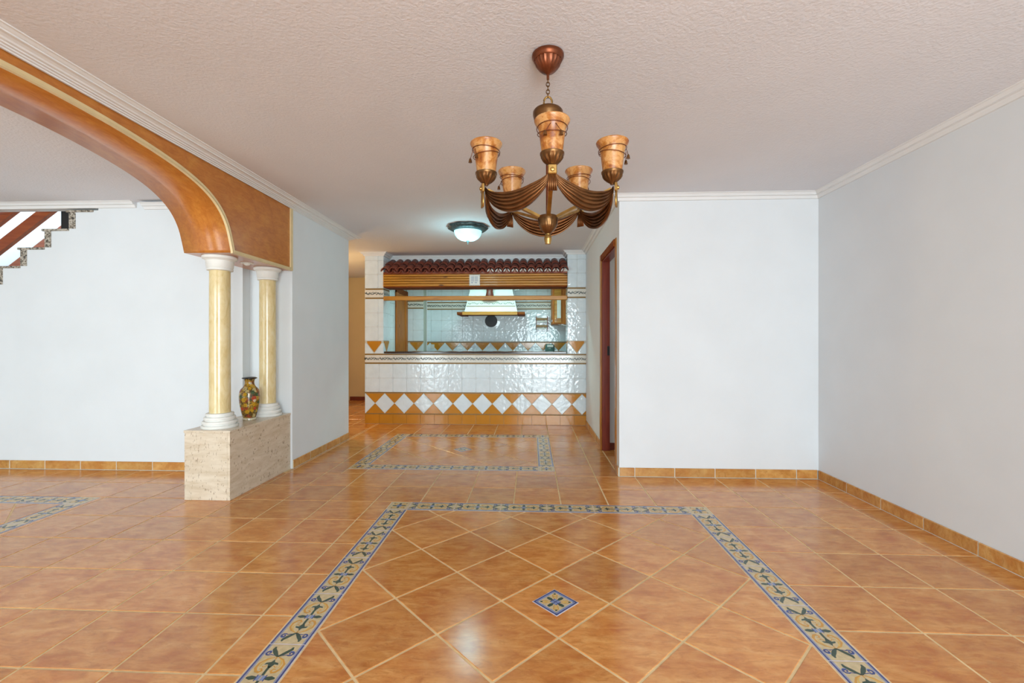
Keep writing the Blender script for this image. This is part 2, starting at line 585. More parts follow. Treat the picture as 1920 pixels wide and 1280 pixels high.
def subtract(r, q):
    x0, x1, y0, y1 = r
    a0, a1, b0, b1 = max(x0, q[0]), min(x1, q[1]), max(y0, q[2]), min(y1, q[3])
    if a0 >= a1 - 1e-6 or b0 >= b1 - 1e-6: return [r]
    out = []
    if a0 - x0 > .01: out.append((x0, a0, y0, y1))
    if x1 - a1 > .01: out.append((a1, x1, y0, y1))
    if b0 - y0 > .01: out.append((a0, a1, y0, b0))
    if y1 - b1 > .01: out.append((a0, a1, b1, y1))
    return out
def in_view(pts):
    for (x, y) in pts:
        if y < 0.6: continue
        px, py, d = proj(x, y, 0)
        if -10 < px < 1930 and py < 1290: return True
    return False
n_tiles = 0
for reg in REG:
    i0, i1 = math.floor((reg[0] - GX0) / TP) - 1, math.ceil((reg[1] - GX0) / TP) + 1
    j0, j1 = math.floor((reg[2] - GY0) / TP) - 1, math.ceil((reg[3] - GY0) / TP) + 1
    for i in range(i0, i1):
        for j in range(j0, j1):
            cell = (GX0 + i * TP, GX0 + (i + 1) * TP, GY0 + j * TP, GY0 + (j + 1) * TP)
            r = (max(cell[0], reg[0]), min(cell[1], reg[1]), max(cell[2], reg[2]), min(cell[3], reg[3]))
            if r[1] - r[0] < .012 or r[3] - r[2] < .012: continue
            rs = [r]
            for R in RUGS:
                rs = [q for a in rs for q in subtract(a, (R['x0'], R['x1'], R['y0'], R['y1']))]
            for q in rs:
                pts = [(q[0], q[2]), (q[1], q[2]), (q[1], q[3]), (q[0], q[3])]
                cx, cy = (q[0] + q[1]) / 2, (q[2] + q[3]) / 2
                vis = in_view(pts)
                if reg[0] == XC: vis = True
                if not vis:
                    rest.append(pts); continue
                n_tiles += 1
                if abs(q[1] - q[0] - TP) < 1e-4 and abs(q[3] - q[2] - TP) < 1e-4:
                    me = full
                else:
                    loc = inset([(p[0] - cx, p[1] - cy) for p in pts], G / 2)
                    me = tile_mesh('floor_tile', loc, M['terra'], 0.008, 0.0016, FM)
                link('floor_tile', me, floor, (cx, cy, random.uniform(-.0003, .0003)))

# --- patterned border tiles: printed motif drawn as thin glaze reliefs
def ribbon(vs, fs, fm, pts, w, mi, z, taper=False):
    n = len(pts)
    base = len(vs)
    for i, p in enumerate(pts):
        a, b = pts[max(i - 1, 0)], pts[min(i + 1, n - 1)]
        dx, dy = b[0] - a[0], b[1] - a[1]
        l = math.hypot(dx, dy) or 1
        ww = w / 2 * ((0.25 + 0.75 * math.sin(PI * (i + .3) / (n - .4))) if taper else 1)
        vs.append((p[0] - dy / l * ww, p[1] + dx / l * ww, z))
        vs.append((p[0] + dy / l * ww, p[1] - dx / l * ww, z))
    for i in range(n - 1):
        k = base + 2 * i
        fs.append((k, k + 1, k + 3, k + 2)); fm.append(mi)
def fan(vs, fs, fm, pts, mi, z):
    b = len(vs)
    vs.extend([(p[0], p[1], z) for p in pts])
    s = sum(pts[i][0] * pts[(i + 1) % len(pts)][1] - pts[(i + 1) % len(pts)][0] * pts[i][1] for i in range(len(pts)))
    idx = list(range(b, b + len(pts)))
    fs.append(tuple(idx if s > 0 else idx[::-1])); fm.append(mi)
def spiral(cx, cy, r0, r1, a0, turns, n=10):
    return [(cx + (r0 + (r1 - r0) * t / n) * math.cos(a0 + turns * 2 * PI * t / n), cy + (r0 + (r1 - r0) * t / n) * math.sin(a0 + turns * 2 * PI * t / n)) for t in range(n + 1)]
BM = [M['p_cream'], M['p_navy'], M['p_blue'], M['p_green'], M['p_ochre'], M['p_yellow'], M['p_edge']]
def slab(vs, fs, fm, L, W, mi):
    b = len(vs)
    c = 0.0012
    for z, k in ((-.008, 0), (-c, 0), (0, c)):
        vs.extend([(-L / 2 + k, -W / 2 + k, z), (L / 2 - k, -W / 2 + k, z), (L / 2 - k, W / 2 - k, z), (-L / 2 + k, W / 2 - k, z)])
    fs.append((b + 8, b + 9, b + 10, b + 11)); fm.append(mi)
    for r in (0, 4):
        for i in range(4):
            j = (i + 1) % 4
            fs.append((b + r + i, b + r + j, b + r + 4 + j, b + r + 4 + i)); fm.append(mi)
def border_mesh(L, W):
    vs, fs, fm = [], [], []
    slab(vs, fs, fm, L - .003, W - .003, 6)
    z1, z2, z3 = .00015, .0003, .00045
    fan(vs, fs, fm, [(-L / 2 + .003, -W / 2 + .006), (L / 2 - .003, -W / 2 + .006), (L / 2 - .003, W / 2 - .006), (-L / 2 + .003, W / 2 - .006)], 0, z1 * .6)
    for s in (-1, 1):
        ribbon(vs, fs, fm, [(-L / 2 + .002, s * (W / 2 - .0085)), (L / 2 - .002, s * (W / 2 - .0085))], .0075, 1, z1)
        ribbon(vs, fs, fm, [(-L / 2 + .002, s * (W / 2 - .0155)), (L / 2 - .002, s * (W / 2 - .0155))], .0045, 2, z1)
    for sx in (-1, 1):
        for sy in (-1, 1):
            f = lambda P: [(sx * x, sy * y) for x, y in P]
            # ochre scrolls, yellow fill
            ribbon(vs, fs, fm, f([(.104, .006), (.092, .030), (.070, .046), (.046, .046), (.030, .036), (.026, .024), (.034, .017), (.044, .022), (.042, .031)]), .010, 4, z2, True)
            ribbon(vs, fs, fm, f([(.100, .012), (.086, .028), (.066, .036), (.050, .034)]), .007, 5, z1, True)
            ribbon(vs, fs, fm, f([(.060, .012), (.052, .022), (.056, .028)]), .004, 4, z2)
            # end leaves and blue curls
            ribbon(vs, fs, fm, f([(.106, .000), (.118, .012), (.130, .022), (.146, .034), (.158, .034)]), .016, 3, z3, True)
            ribbon(vs, fs, fm, f([(.112, .012), (.116, .030)] + spiral(.124, .042, .012, .003, -PI * .9, -1.1, 9)), .0085, 1, z3, True)
            ribbon(vs, fs, fm, f(spiral(.124, .042, .013, .009, -PI * .2, .7, 6)), .005, 2, z2)
            # trefoil on the stalk
            fan(vs, fs, fm, f([(.092, 0), (.078, .007), (.074, .022), (.064, .026), (.066, .012), (.052, .006), (.050, 0)]), 3, z3)
            # side leaf at the knot
            fan(vs, fs, fm, f([(0, .012), (.007, .020), (.010, .036), (.004, .050), (0, .052)]), 3, z3)
        ribbon(vs, fs, fm, [(sx * .012, 0), (sx * .035, .001), (sx * .055, 0)], .010, 3, z3)
        ribbon(vs, fs, fm, [(sx * .092, 0), (sx * .108, 0)], .005, 4, z3)
    for s in (-1, 1):
        fan(vs, fs, fm, [(-.013, s * .002), (.013, s * .002), (.010, s * .015), (-.010, s * .015)], 2, z3 + .0001)
        ribbon(vs, fs, fm, [(-.015, s * .016), (.015, s * .016)], .004, 1, z3 + .0002)
    me = bpy.data.meshes.new('border_tile')
    me.from_pydata(vs, [], fs)
    for m in BM: me.materials.append(m)
    me.polygons.foreach_set('material_index', fm)
    return me
def square_mesh(W, name, border):
    vs, fs, fm = [], [], []
    slab(vs, fs, fm, W - .003, W - .003, 6)
    z1, z2, z3 = .00015, .0003, .00045
    if border:
        h = W / 2
        for k, (o, w, mi) in enumerate(((.0095, .007, 1), (.0175, .008, 2))):
            q = h - o
            for A, B in (((-q - w / 2, -q), (q + w / 2, -q)), ((-q - w / 2, q), (q + w / 2, q)), ((-q, -q), (-q, q)), ((q, -q), (q, q))):
                ribbon(vs, fs, fm, [A, B], w, mi, z1)
        q = h - .022
        fan(vs, fs, fm, [(-q, -q), (q, -q), (q, q), (-q, q)], 0, z1)
    else:
        q = W / 2 - .005
        fan(vs, fs, fm, [(-q, -q), (q, -q), (q, q), (-q, q)], 0, z1)
        h = W / 2
    s = W / .149
    for i in range(4):
        a = i * PI / 2
        R = lambda P: [(s * (x * math.cos(a) - y * math.sin(a)), s * (x * math.sin(a) + y * math.cos(a))) for x, y in P]
        fan(vs, fs, fm, R([(.012, -.003), (.030, -.009), (.046, -.007), (.049, 0), (.046, .007), (.030, .009), (.012, .003)]), 3, z3)
        ribbon(vs, fs, fm, R([(.014, .010), (.030, .018), (.044, .030), (.044, .044), (.030, .044), (.018, .030), (.010, .014)]), .006, 4, z2, True)
        fan(vs, fs, fm, R([(.016, .016), (.036, .026), (.040, .040), (.026, .036)]), 5, z1 + .00006)
        ribbon(vs, fs, fm, R([(.040, .040), (.047, .047)]), .009, 3, z3)
    fan(vs, fs, fm, [(-.017 * s, -.017 * s), (.017 * s, -.017 * s), (.017 * s, .017 * s), (-.017 * s, .017 * s)], 2, z3 + .0001)
    for A, B in (((-.016, 0), (.016, 0)), ((0, -.016), (0, .016)), ((-.017, -.017), (.017, -.017)), ((-.017, .017), (.017, .017))):
        ribbon(vs, fs, fm, [(A[0] * s, A[1] * s), (B[0] * s, B[1] * s)], .004, 1, z3 + .0002)
    me = bpy.data.meshes.new(name)
    me.from_pydata(vs, [], fs)
    for m in BM: me.materials.append(m)
    me.polygons.foreach_set('material_index', fm)
    return me
inset_me = square_mesh(0.152, 'inset_tile', True)
corner_me = square_mesh(BW, 'border_corner_tile', False)
DP = 0.4845            # diagonal of a floor tile laid at 45 degrees
bcache = {}
for R in RUGS:
    x0, x1, y0, y1 = R['x0'], R['x1'], R['y0'], R['y1']
    def put_border(x, y, L, along_y):
        key = round(L, 4)
        if key not in bcache: bcache[key] = border_mesh(L, BW)
        c = [(x - .16, y - .16), (x + .16, y + .16), (x - .16, y + .16), (x + .16, y - .16)]
        if in_view(c):
            link('border_tile', bcache[key], floor, (x, y, 0), (0, 0, PI / 2 if along_y else 0))
    Lx = x1 - x0 - 2 * BW
    nx = round(Lx / .324)
    Ly = y1 - y0 - 2 * BW
    ny = round(Ly / .324)
    for k in range(nx):
        for y in (y0 + BW / 2, y1 - BW / 2):
            put_border(x0 + BW + (k + .5) * Lx / nx, y, Lx / nx, False)
    for k in range(ny):
        for x in (x0 + BW / 2, x1 - BW / 2):
            put_border(x, y0 + BW + (k + .5) * Ly / ny, Ly / ny, True)
    for x in (x0 + BW / 2, x1 - BW / 2):
        for y in (y0 + BW / 2, y1 - BW / 2):
            if in_view([(x, y)]): link('border_corner_tile', corner_me, floor, (x, y, 0))
    ix0, ix1, iy0, iy1 = x0 + BW, x1 - BW, y0 + BW, y1 - BW
    cx, cy = R['c']
    h = DP / 2
    dm = None
    for i in range(-9, 10):
        for j in range(-9, 10):
            if (i + j) % 2: continue
            ax, ay = cx + i * h, cy + j * h
            P = clip([(ax + h, ay), (ax, ay + h), (ax - h, ay), (ax, ay - h)], ix0, ix1, iy0, iy1)
            if not P or poly_area(P) < .0008: continue
            if not in_view(P):
                rest.append(P); continue
            n_tiles += 1
            if abs(poly_area(P) - 2 * h * h) < 1e-5:
                if dm is None:
                    s = h - G / 2 * 1.414
                    dm = tile_mesh('diagonal_tile', [(s, 0), (0, s), (-s, 0), (0, -s)], M['terra'], .008, .0016, FM)
                link('diagonal_tile', dm, floor, (ax, ay, random.uniform(-.0003, .0003)))
            else:
                gx, gy = sum(p[0] for p in P) / len(P), sum(p[1] for p in P) / len(P)
                link('diagonal_tile', tile_mesh('diagonal_tile', inset([(p[0] - gx, p[1] - gy) for p in P], G / 2), M['terra'], .008, .0016, FM), floor, (gx, gy, 0))
    if in_view([R['c']]):
        link('inset_tile', inset_me, floor, (cx, cy, .0011), (0, 0, PI / 4))
# tiles outside the picture, joined
vs, fs = [], []
for P in rest:
    Q = inset(P, G / 2)
    b = len(vs)
    s = sum(Q[i][0] * Q[(i + 1) % len(Q)][1] - Q[(i + 1) % len(Q)][0] * Q[i][1] for i in range(len(Q)))
    if s < 0: Q = Q[::-1]
    n = len(Q)
    vs += [(q[0], q[1], 0) for q in Q] + [(q[0], q[1], -.006) for q in Q]
    fs.append(tuple(range(b, b + n)))
    for i in range(n):
        j = (i + 1) % n
        fs.append((b + j, b + i, b + n + i, b + n + j))
far_tiles = mesh_obj('remaining_floor_tiles', vs, fs, M['terra'], floor)
far_tiles['kind'] = 'stuff'

# ================================================================== walls and ceiling
bm = bmesh.new()
add_box(bm, (XLIV - .2, REAR - .2, CEIL), (2.7, YE, CEIL + .12))
add_box(bm, (-3.2, YE, CEIL), (2.7, 4.96, CEIL + .12))
add_box(bm, (XLIV - .2, 4.96, CEIL), (2.7, 9.2, CEIL + .12))
struct(bm_obj('ceiling', bm, M['ceiling']), 'white stippled plaster ceiling')
struct(box('wall_right', (XR, REAR, 0), (XR + .15, YB + .15, CEIL), M['wall']), 'plain white wall on the right of the dining area')
struct(box('wall_back', (XC + .075, YB, 0), (XR, YB + .08, CEIL), M['wall']), 'plain white wall facing the room beside the corridor')
# corridor wall with door opening
DY0, DY1, DZ = 4.10, 4.86, 2.04
bm = bmesh.new()
add_box(bm, (XC, YB, 0), (XC + .075, DY0, CEIL))
add_box(bm, (XC, DY1, 0), (XC + .075, YK + .01, CEIL))
add_box(bm, (XC, DY0, DZ), (XC + .075, DY1, CEIL))
struct(bm_obj('wall_corridor', bm, M['wall']), 'white corridor wall holding the wooden doorway')
# room seen through the doorway
bm = bmesh.new()
add_box(bm, (XC + .075, DY1 + .03, 0), (2.4, DY1 + .10, CEIL))
add_box(bm, (2.3, YB + .08, 0), (2.4, DY1 + .03, CEIL))
struct(bm_obj('wall_side_room', bm, M['wall']), 'dim grey wall of the room behind the doorway')
struct(box('baseboard_side_room', (XC + .078, DY1 + .018, 0), (2.29, DY1 + .03, .075), M['dark_base']), 'dark red skirting inside the doorway')
sl = bpy.data.lights.new('side_room_bulb', 'POINT'); sl.energy = 1.2; sl.color = (1, .9, .75); sl.shadow_soft_size = .1  # added fill light without a fixture, brightens the room behind the doorway
so_ = bpy.data.objects.new('side_room_bulb', sl); COL.objects.link(so_); so_.location = (1.6, 4.3, 2.2)

# left wall stub and the wall before the arch
struct(box('wall_left', (XL2, YE, 0), (XL, YS, CEIL), M['wall']), 'white wall stub between the columns and the hall')
struct(box('wall_left_near', (XL2, REAR, 0), (XL, -.2, CEIL), M['wall']), 'white wall before the archway')
# living room
struct(box('wall_living_left', (XLIV - .15, REAR, 0), (XLIV, 5.4, CEIL), M['wall']), 'white left wall of the living area')
ST = 0.169       # rise
RUN = 0.234
steps = []
x, z = -4.64 - 5 * RUN, 2.034 - 5 * ST
pts = [(XLIV, 0), (-2.60, 0), (-2.60, CEIL), (XLIV, CEIL), (XLIV, 2.395), (-3.955, 2.395), (-3.955, 2.367)]
up = []
for k in range(2, -7, -1):
    xr, zt = -4.64 + k * RUN, 2.034 + k * ST   # right x of the riser block, tread level on top of it
    up.append((xr, zt - ST, zt))
P = [(XLIV, 0), (-2.60, 0), (-2.60, CEIL), (XLIV, CEIL), (XLIV, 2.395), (-3.955, 2.395), (-3.955, 2.034 + 2 * ST - .004)]
for (xr, zb, zt) in up:
    P.append((xr - .065, zt - .004))
    P.append((xr - .065, zb - .004))
P.append((XLIV, up[-1][1] - .004))
Q = []
for p in P:
    if not Q or abs(p[0] - Q[-1][0]) + abs(p[1] - Q[-1][1]) > 1e-5: Q.append(p)
wl = struct(extrude_poly('wall_living_back', Q, lambda u, v, d: (u, d, v), YB, YE, M['wall']), 'white living area wall with a stepped staircase edge')
bm = bmesh.new()
add_box(bm, (-2.60, YE, 0), (XL2, YE + .1, CEIL))
struct(bm_obj('wall_living_return', bm, M['wall']), 'narrow white return beside the wall stub')
# staircase behind the stepped wall
stair = thing('staircase', 'granite staircase with red brown rails rising behind the stepped white wall', 'staircase', (-4.6, YB, 0))
LO = Vector((-4.6, YB, 0))
def rel(a): return tuple(Vector(a) - LO)
for (xr, zb, zt) in up:
    b_ = box('riser', rel((xr - .062, YB - .004, zb)), rel((xr, 4.85, zt - .020)), M['granite'], stair)
    t_ = box('tread', rel((xr - .090, YB - .010, zt - .020)), rel((xr + RUN - .062, 4.85, zt)), M['granite'], stair, .004)
# stairwell wall behind and its skirting
bm = bmesh.new()
add_box(bm, (XLIV, 4.86, 0), (-3.2, 4.95, 4.2))
add_box(bm, (-3.2, YE, CEIL + .12), (-3.1, 4.95, 4.2))
add_box(bm, (XLIV, YE - .1, CEIL + .12), (-3.1, YE, 4.2))
area('stair_skylight', (-4.7, 4.45, 4.1), (0, 0, 0), 2.6, .7, 26, (0.80, 0.95, 1.0))
struct(bm_obj('wall_stairwell', bm, M['stair_white']), 'pale wall behind the staircase')
slope = ST / RUN
def rail(name, x0, z0, x1, h, t0, t1, mat, parent, lo):
    z1 = z0 + (x1 - x0) * slope
    poly = [(x0, z0), (x1, z1), (x1, z1 + h), (x0, z0 + h)]
    return extrude_poly(name, poly, lambda u, v, d: (u - lo[0], d - lo[1], v - lo[2]), t0, t1, mat, parent)
bal = stair
lo = tuple(LO)
rail('rail', -6.1, 2.012 - (6.1 - 5.08) * slope, -4.36, .115, 4.05, 4.09, M['rail_wood'], bal, lo)
rail('rail', -6.1, 2.284 - (6.1 - 5.08) * slope, -4.72, .115, 4.05, 4.09, M['rail_wood'], bal, lo)
sk = rail('stair_skirting', -6.15, 1.93 - (6.15 - 5.938) * slope, -4.3, .10, 4.835, 4.858, M['rail_wood'], stair, tuple(LO))
box('newel_post', tuple(Vector((-4.455, 4.055, 2.2035)) - Vector(lo)), tuple(Vector((-4.375, 4.10, 2.70)) - Vector(lo)), M['black'], bal)

# hall beyond the stub
struct(box('wall_hall', (-3.9, 8.75, 0), (-2.36, 8.85, CEIL), M['ochre_wall']), 'ochre lit wall at the end of the hall')
struct(box('wall_hall_left', (-3.9, YS, 0), (-3.8, 8.75, CEIL), M['ochre_wall']), 'ochre wall on the far side of the hall')
struct(box('wall_hall_near', (-3.9, YS - .1, 0), (XL2, YS, CEIL), M['ochre_wall']), 'ochre wall behind the white stub')
struct(box('baseboard_hall', (-3.6, 8.735, 0), (-2.40, 8.75, .078), M['dark_base']), 'dark red skirting at the end of the hall')
box_door = struct(box('door_2', (-3.795, 8.0, 0), (-3.73, 8.66, 2.0), M['jamb'], None, .004), 'dark wooden door edge at the end of the hall')

# rear wall with two glazed openings (behind the camera)
bm = bmesh.new()
for a, b in ((XLIV, -5.3), (-2.9, -.45), (1.95, XR)):
    add_box(bm, (a, REAR - .15, 0), (b, REAR, CEIL))
for a, b in ((-5.3, -2.9), (-.45, 1.95)):
    add_box(bm, (a, REAR - .15, 2.22), (b, REAR, CEIL))
struct(bm_obj('wall_rear', bm, M['wall']), 'white rear wall with two glazed door openings')

# ---------------------------------------------------------------- cornices
PROF = [(0, 0), (.016, 0), (.018, .006), (.024, .022), (.026, .024), (.044, .024), (.044, .030), (.056, .044), (.068, .046), (.070, .05), (0, .05)]
PROF_L = [(0, 0), (.010, 0), (.012, .006), (.022, .007), (.024, .012), (.036, .013), (.038, .018), (.050, .020), (.056, .026), (.070, .031), (.086, .032), (.087, .038), (.094, .039), (.106, .045), (.116, .046), (.118, .05), (0, .05)]
ZC = CEIL - .05
def cornice(name, label, path, normals, prof, dz=0.0):
    """path: list of (x,y) along the wall, normals: offset direction at each path point (already mitred)"""
    bm = bmesh.new()
    rings = []
    for (x, y), (nx, ny) in zip(path, normals):
        rings.append([bm.verts.new((x + nx * p, y + ny * p, ZC + h + dz)) for p, h in prof])
    n = len(prof)
    for a, b in zip(rings[:-1], rings[1:]):
        for i in range(n):
            j = (i + 1) % n
            bm.faces.new((a[i], a[j], b[j], b[i]))
    bm.faces.new(rings[0]); bm.faces.new(list(reversed(rings[-1])))
    return struct(bm_obj(name, bm, M['cornice']), label, 'trim')
cornice('trim_1', 'white cornice along the right and back walls turning into the corridor',
        [(XR, REAR), (XR, YB), (XC, YB), (XC, YK)], [(-1, 0), (-1, -1), (-1, -1), (-1, 0)], PROF)
cornice('trim_2', 'white moulded cornice above the archway', [(XL, REAR), (XL, YS), (XL2, YS)], [(1, 0), (1, 1), (0, 1)], PROF_L)
cornice('trim_3', 'white cornice above the staircase wall', [(XLIV, YB), (-3.59, YB)], [(0, -1), (0, -1)], PROF)
cornice('trim_4', 'white cornice beside the stair end', [(-3.51, YB), (XL2, YB)], [(0, -1), (0, -1)], PROF, -.018)

# ---------------------------------------------------------------- tiled skirting
BH = .078
def skirting(name, label, along, a, b, fixed, face, joint0, step=TP, mat='terra_base'):
    """along 'x' or 'y'; from a to b; fixed coordinate of the wall face; face = direction (+1/-1) of the normal"""
    t = .011
    base = None
    if along == 'x':
        y0, y1 = sorted((fixed, fixed + face * (t - .002)))
        base = box(name, (a, y0, 0), (b, y1, BH - .002), M['white_grout'])
    else:
        x0, x1 = sorted((fixed, fixed + face * (t - .002)))
        base = box(name, (x0, a, 0), (x1, b, BH - .002), M['white_grout'])
    struct(base, label, 'baseboard')
    k = math.floor((a - joint0) / step)
    while joint0 + k * step < b - 1e-4:
        u0, u1 = max(a, joint0 + k * step) + .002, min(b, joint0 + (k + 1) * step) - .002
        k += 1
        if u1 - u0 < .012: continue
        m = (u0 + u1) / 2
        if along == 'x':
            P0, P1, L = (u0 - m, 0, .003), (u1 - m, t, BH), (m, min(fixed, fixed + face * t), 0)
        else:
            P0, P1, L = (0, u0 - m, .003), (t, u1 - m, BH), (min(fixed, fixed + face * t), m, 0)
        box('skirting_tile', P0, P1, M[mat], base, .003, L)
skirting('baseboard_right', 'terracotta tile skirting along the right wall', 'y', 1.2, YB - .012, XR, -1, GY0)
skirting('baseboard_back', 'terracotta tile skirting along the white back wall', 'x', XC, XR - .012, YB, -1, GX0)
skirting('baseboard_living', 'terracotta tile skirting along the living area wall', 'x', -5.6, XL2 - .01, YB, -1, GX0 + .1)
skirting('baseboard_left', 'terracotta tile skirting along the white wall stub', 'y', YE, YS, XL, 1, GY0 + .1)
skirting('baseboard_corridor', 'terracotta tile skirting along the corridor wall', 'y', 4.925, YK - .01, XC, -1, GY0)
skirting('baseboard_corridor_near', 'short terracotta skirting piece beside the doorway', 'y', YB, 4.03, XC, -1, GY0)

# ---------------------------------------------------------------- doorway in the corridor
d1 = bpy.data.objects.new('door_1', None); COL.objects.link(d1); d1.location = (XC, 4.48, 0)
struct(d1, 'open wooden doorway with golden casing and dark red jambs', 'door')
DL = Vector((XC, 4.48, 0))
def drel(a): return tuple(Vector(a) - DL)
for (a, b, pr) in ((DY0 - .06, DY0 + .006, .007), (DY1 - .006, DY1 + .06, .020)):
    box('casing', drel((XC - pr, a, 0)), drel((XC, b, DZ + .06)), M['casing'], d1, .006)
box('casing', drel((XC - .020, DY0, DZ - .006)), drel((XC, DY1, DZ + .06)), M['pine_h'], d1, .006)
for y0, y1 in ((DY0, DY0 + .02), (DY1 - .02, DY1)):
    box('jamb', drel((XC - .004, y0, 0)), drel((XC + .078, y1, DZ)), M['jamb'], d1, .002)
box('head_jamb', drel((XC - .004, DY0, DZ - .02)), drel((XC + .078, DY1, DZ)), M['jamb'], d1, .002)
box('strike_plate', drel((XC + .050, DY1 - .026, 1.02)), drel((XC + .074, DY1 - .02, 1.12)), M['black'], d1, .001)

# ================================================================== kitchen bar and pass-through
PX0, PX1, QX0, QX1 = -2.372, -2.103, 0.50, XC
wk = bpy.data.objects.new('wall_kitchen', None)
COL.objects.link(wk)
wk.location = (0, YK, 0)
struct(wk, 'white tiled kitchen bar front with ochre diamonds and two tiled pillars', 'wall')
KR = lambda x, y, z: (x, y - YK, z)
bm = bmesh.new()
yc = YK + .008
add_box(bm, KR(PX0, yc, 0), KR(XC, YK + .16, 1.0))
add_box(bm, KR(PX0, yc, 1.0), KR(PX1 - .008, YK + .29, CEIL))
add_box(bm, KR(QX0 + .008, yc, 1.0), KR(QX1, YK + .29, CEIL))
bm_obj('masonry_core', bm, M['white_grout'], wk)
bm = bmesh.new()
add_box(bm, KR(PX1 - .008, YK + .30, 1.95), KR(QX0 + .008, YK + .38, CEIL))
bm_obj('header', bm, M['wall'], wk)

TM = lambda u, v, h: (u, -h, v)     # tile plane facing -Y
cache = {}
def wtile(name, P, mat, parent, origin, rotz=0.0, g=.0022, thick=.008):
    """P: polygon (u,z) absolute along the wall; origin: location of u=0; placed at its own centre"""
    cx, cy = sum(p[0] for p in P) / len(P), sum(p[1] for p in P) / len(P)
    Q = [(round(p[0] - cx, 4), round(p[1] - cy, 4)) for p in P]
    key = (name, mat.name, tuple(Q), thick)
    if key not in cache:
        cache[key] = tile_mesh(name, inset(Q, g / 2), mat, thick, .0012, TM)
    c, s = math.cos(rotz), math.sin(rotz)
    return link(name, cache[key], parent, (origin[0] + cx * c, origin[1] + cx * s, origin[2] + cy), (0, 0, rotz))
def rectp(a, b, c, d): return [(a, c), (b, c), (b, d), (a, d)]
def corner_motifs(P, parent, origin, rotz=0.0):
    pass
# white tile with faint grey corner motifs
def white_tile_mesh(w, h, corners=True):
    key = ('wt', round(w, 3), round(h, 3), corners)
    if key in cache: return cache[key]
    me0 = tile_mesh('white_tile', inset(rectp(-w / 2, w / 2, -h / 2, h / 2), .0011), M['white_tile'], .008, .0012, TM)
    if corners:
        vs = [tuple(v.co) for v in me0.vertices]
        fs = [tuple(p.vertices) for p in me0.polygons]
        fm = [0] * len(fs)
        for sx in (-1, 1):
            for sz in (-1, 1):
                X, Z = sx * (w / 2 - .013), sz * (h / 2 - .013)
                for (a, b) in (((X - .0012, sz * (h / 2 - .002)), (X + .0012, Z)), ((sx * (w / 2 - .002), Z - .0012), (X, Z + .0012))):
                    k = len(vs)
                    x0, x1 = sorted((a[0], b[0])); z0, z1 = sorted((a[1], b[1]))
                    vs += [(x0, -.0003, z0), (x1, -.0003, z0), (x1, -.0003, z1), (x0, -.0003, z1)]
                    fs.append((k, k + 1, k + 2, k + 3)); fm.append(1)
        me = bpy.data.meshes.new('white_tile')
        me.from_pydata(vs, [], fs)
        me.materials.append(M['white_tile']); me.materials.append(M['motif'])
        me.polygons.foreach_set('material_index', fm)
    else:
        me = me0
    cache[key] = me
    return me
def wput(x0, x1, z0, z1, parent, origin, rotz=0.0):
    me = white_tile_mesh(x1 - x0, z1 - z0, (x1 - x0) > .12 and (z1 - z0) > .12)
    c, s = math.cos(rotz), math.sin(rotz)
    m = (x0 + x1) / 2
    return link('white_tile', me, parent, (origin[0] + m * c, origin[1] + m * s, origin[2] + (z0 + z1) / 2), (0, 0, rotz))
def band_mesh(w, h):
    key = ('band', round(w, 3), round(h, 3))
    if key in cache: return cache[key]
    me0 = tile_mesh('band_tile', inset(rectp(-w / 2, w / 2, -h / 2, h / 2), .0008), M['band_tile'], .008, .001, TM)
    vs = [tuple(v.co) for v in me0.vertices]; fs = [tuple(p.vertices) for p in me0.polygons]; fm = [0] * len(fs)
    v2, f2, m2 = [], [], []
    s = w / .2
    P = lambda L: [(x * s, y) for x, y in L]
    ribbon(v2, f2, m2, P([(-.098, .012), (-.080, -.004), (-.062, -.016), (-.045, -.004), (-.030, .010), (-.012, .020), (.004, .008), (.020, .020), (.036, .008), (.052, -.008), (.068, -.016), (.084, -.002), (.098, .012)]), .0085, 1, 0)
    for (x, y, a, l, wd) in ((-.085, .008, 1.2, .026, .012), (-.066, -.004, 2.2, .022, .009), (-.050, .008, .9, .028, .010), (-.030, -.006, 2.4, .026, .009), (-.008, -.004, .7, .030, .011), (.010, .004, 2.3, .024, .010), (.030, -.008, 1.0, .026, .010), (.048, .008, 2.4, .024, .009), (.066, .002, .8, .026, .009), (.086, -.010, 2.0, .022, .008)):
        dx, dy = math.cos(a) * l / 2, math.sin(a) * l / 2
        l *= 1.35; wd *= 1.6; dx, dy = math.cos(a) * l / 2, math.sin(a) * l / 2
        nx, ny = -math.sin(a) * wd / 2, math.cos(a) * wd / 2
        fan(v2, f2, m2, P([(x - dx, y - dy), (x - nx, y - ny), (x + dx, y + dy), (x + nx, y + ny)]), 1, 0)
    b = len(vs)
    vs += [(v[0], -.0004, v[1]) for v in v2]
    fs += [tuple(b + i for i in f) for f in f2]; fm += m2
    me = bpy.data.meshes.new('band_tile')
    me.from_pydata(vs, [], fs)
    me.materials.append(M['band_tile']); me.materials.append(M['vine'])
    me.polygons.foreach_set('material_index', fm)
    cache[key] = me
    return me
def bput(x0, x1, z0, z1, parent, origin, rotz=0.0):
    c, s = math.cos(rotz), math.sin(rotz)
    m = (x0 + x1) / 2
    return link('band_tile', band_mesh(x1 - x0, z1 - z0), parent, (origin[0] + m * c, origin[1] + m * s, origin[2] + (z0 + z1) / 2), (0, 0, rotz))
def row(fn, a, b, z0, z1, pitch, j0, parent, origin, rotz=0.0):
    k = math.floor((a - j0) / pitch)
    while j0 + k * pitch < b - 1e-4:
        u0, u1 = max(a, j0 + k * pitch), min(b, j0 + (k + 1) * pitch)
        k += 1
        if u1 - u0 > .012: fn(u0, u1, z0, z1, parent, origin, rotz)
def strip(a, b, z0, z1, parent, origin, rotz=0.0):
    return wtile('trim_strip', rectp(a, b, z0, z1), M['strip'], parent, origin, rotz, .0005, .012)
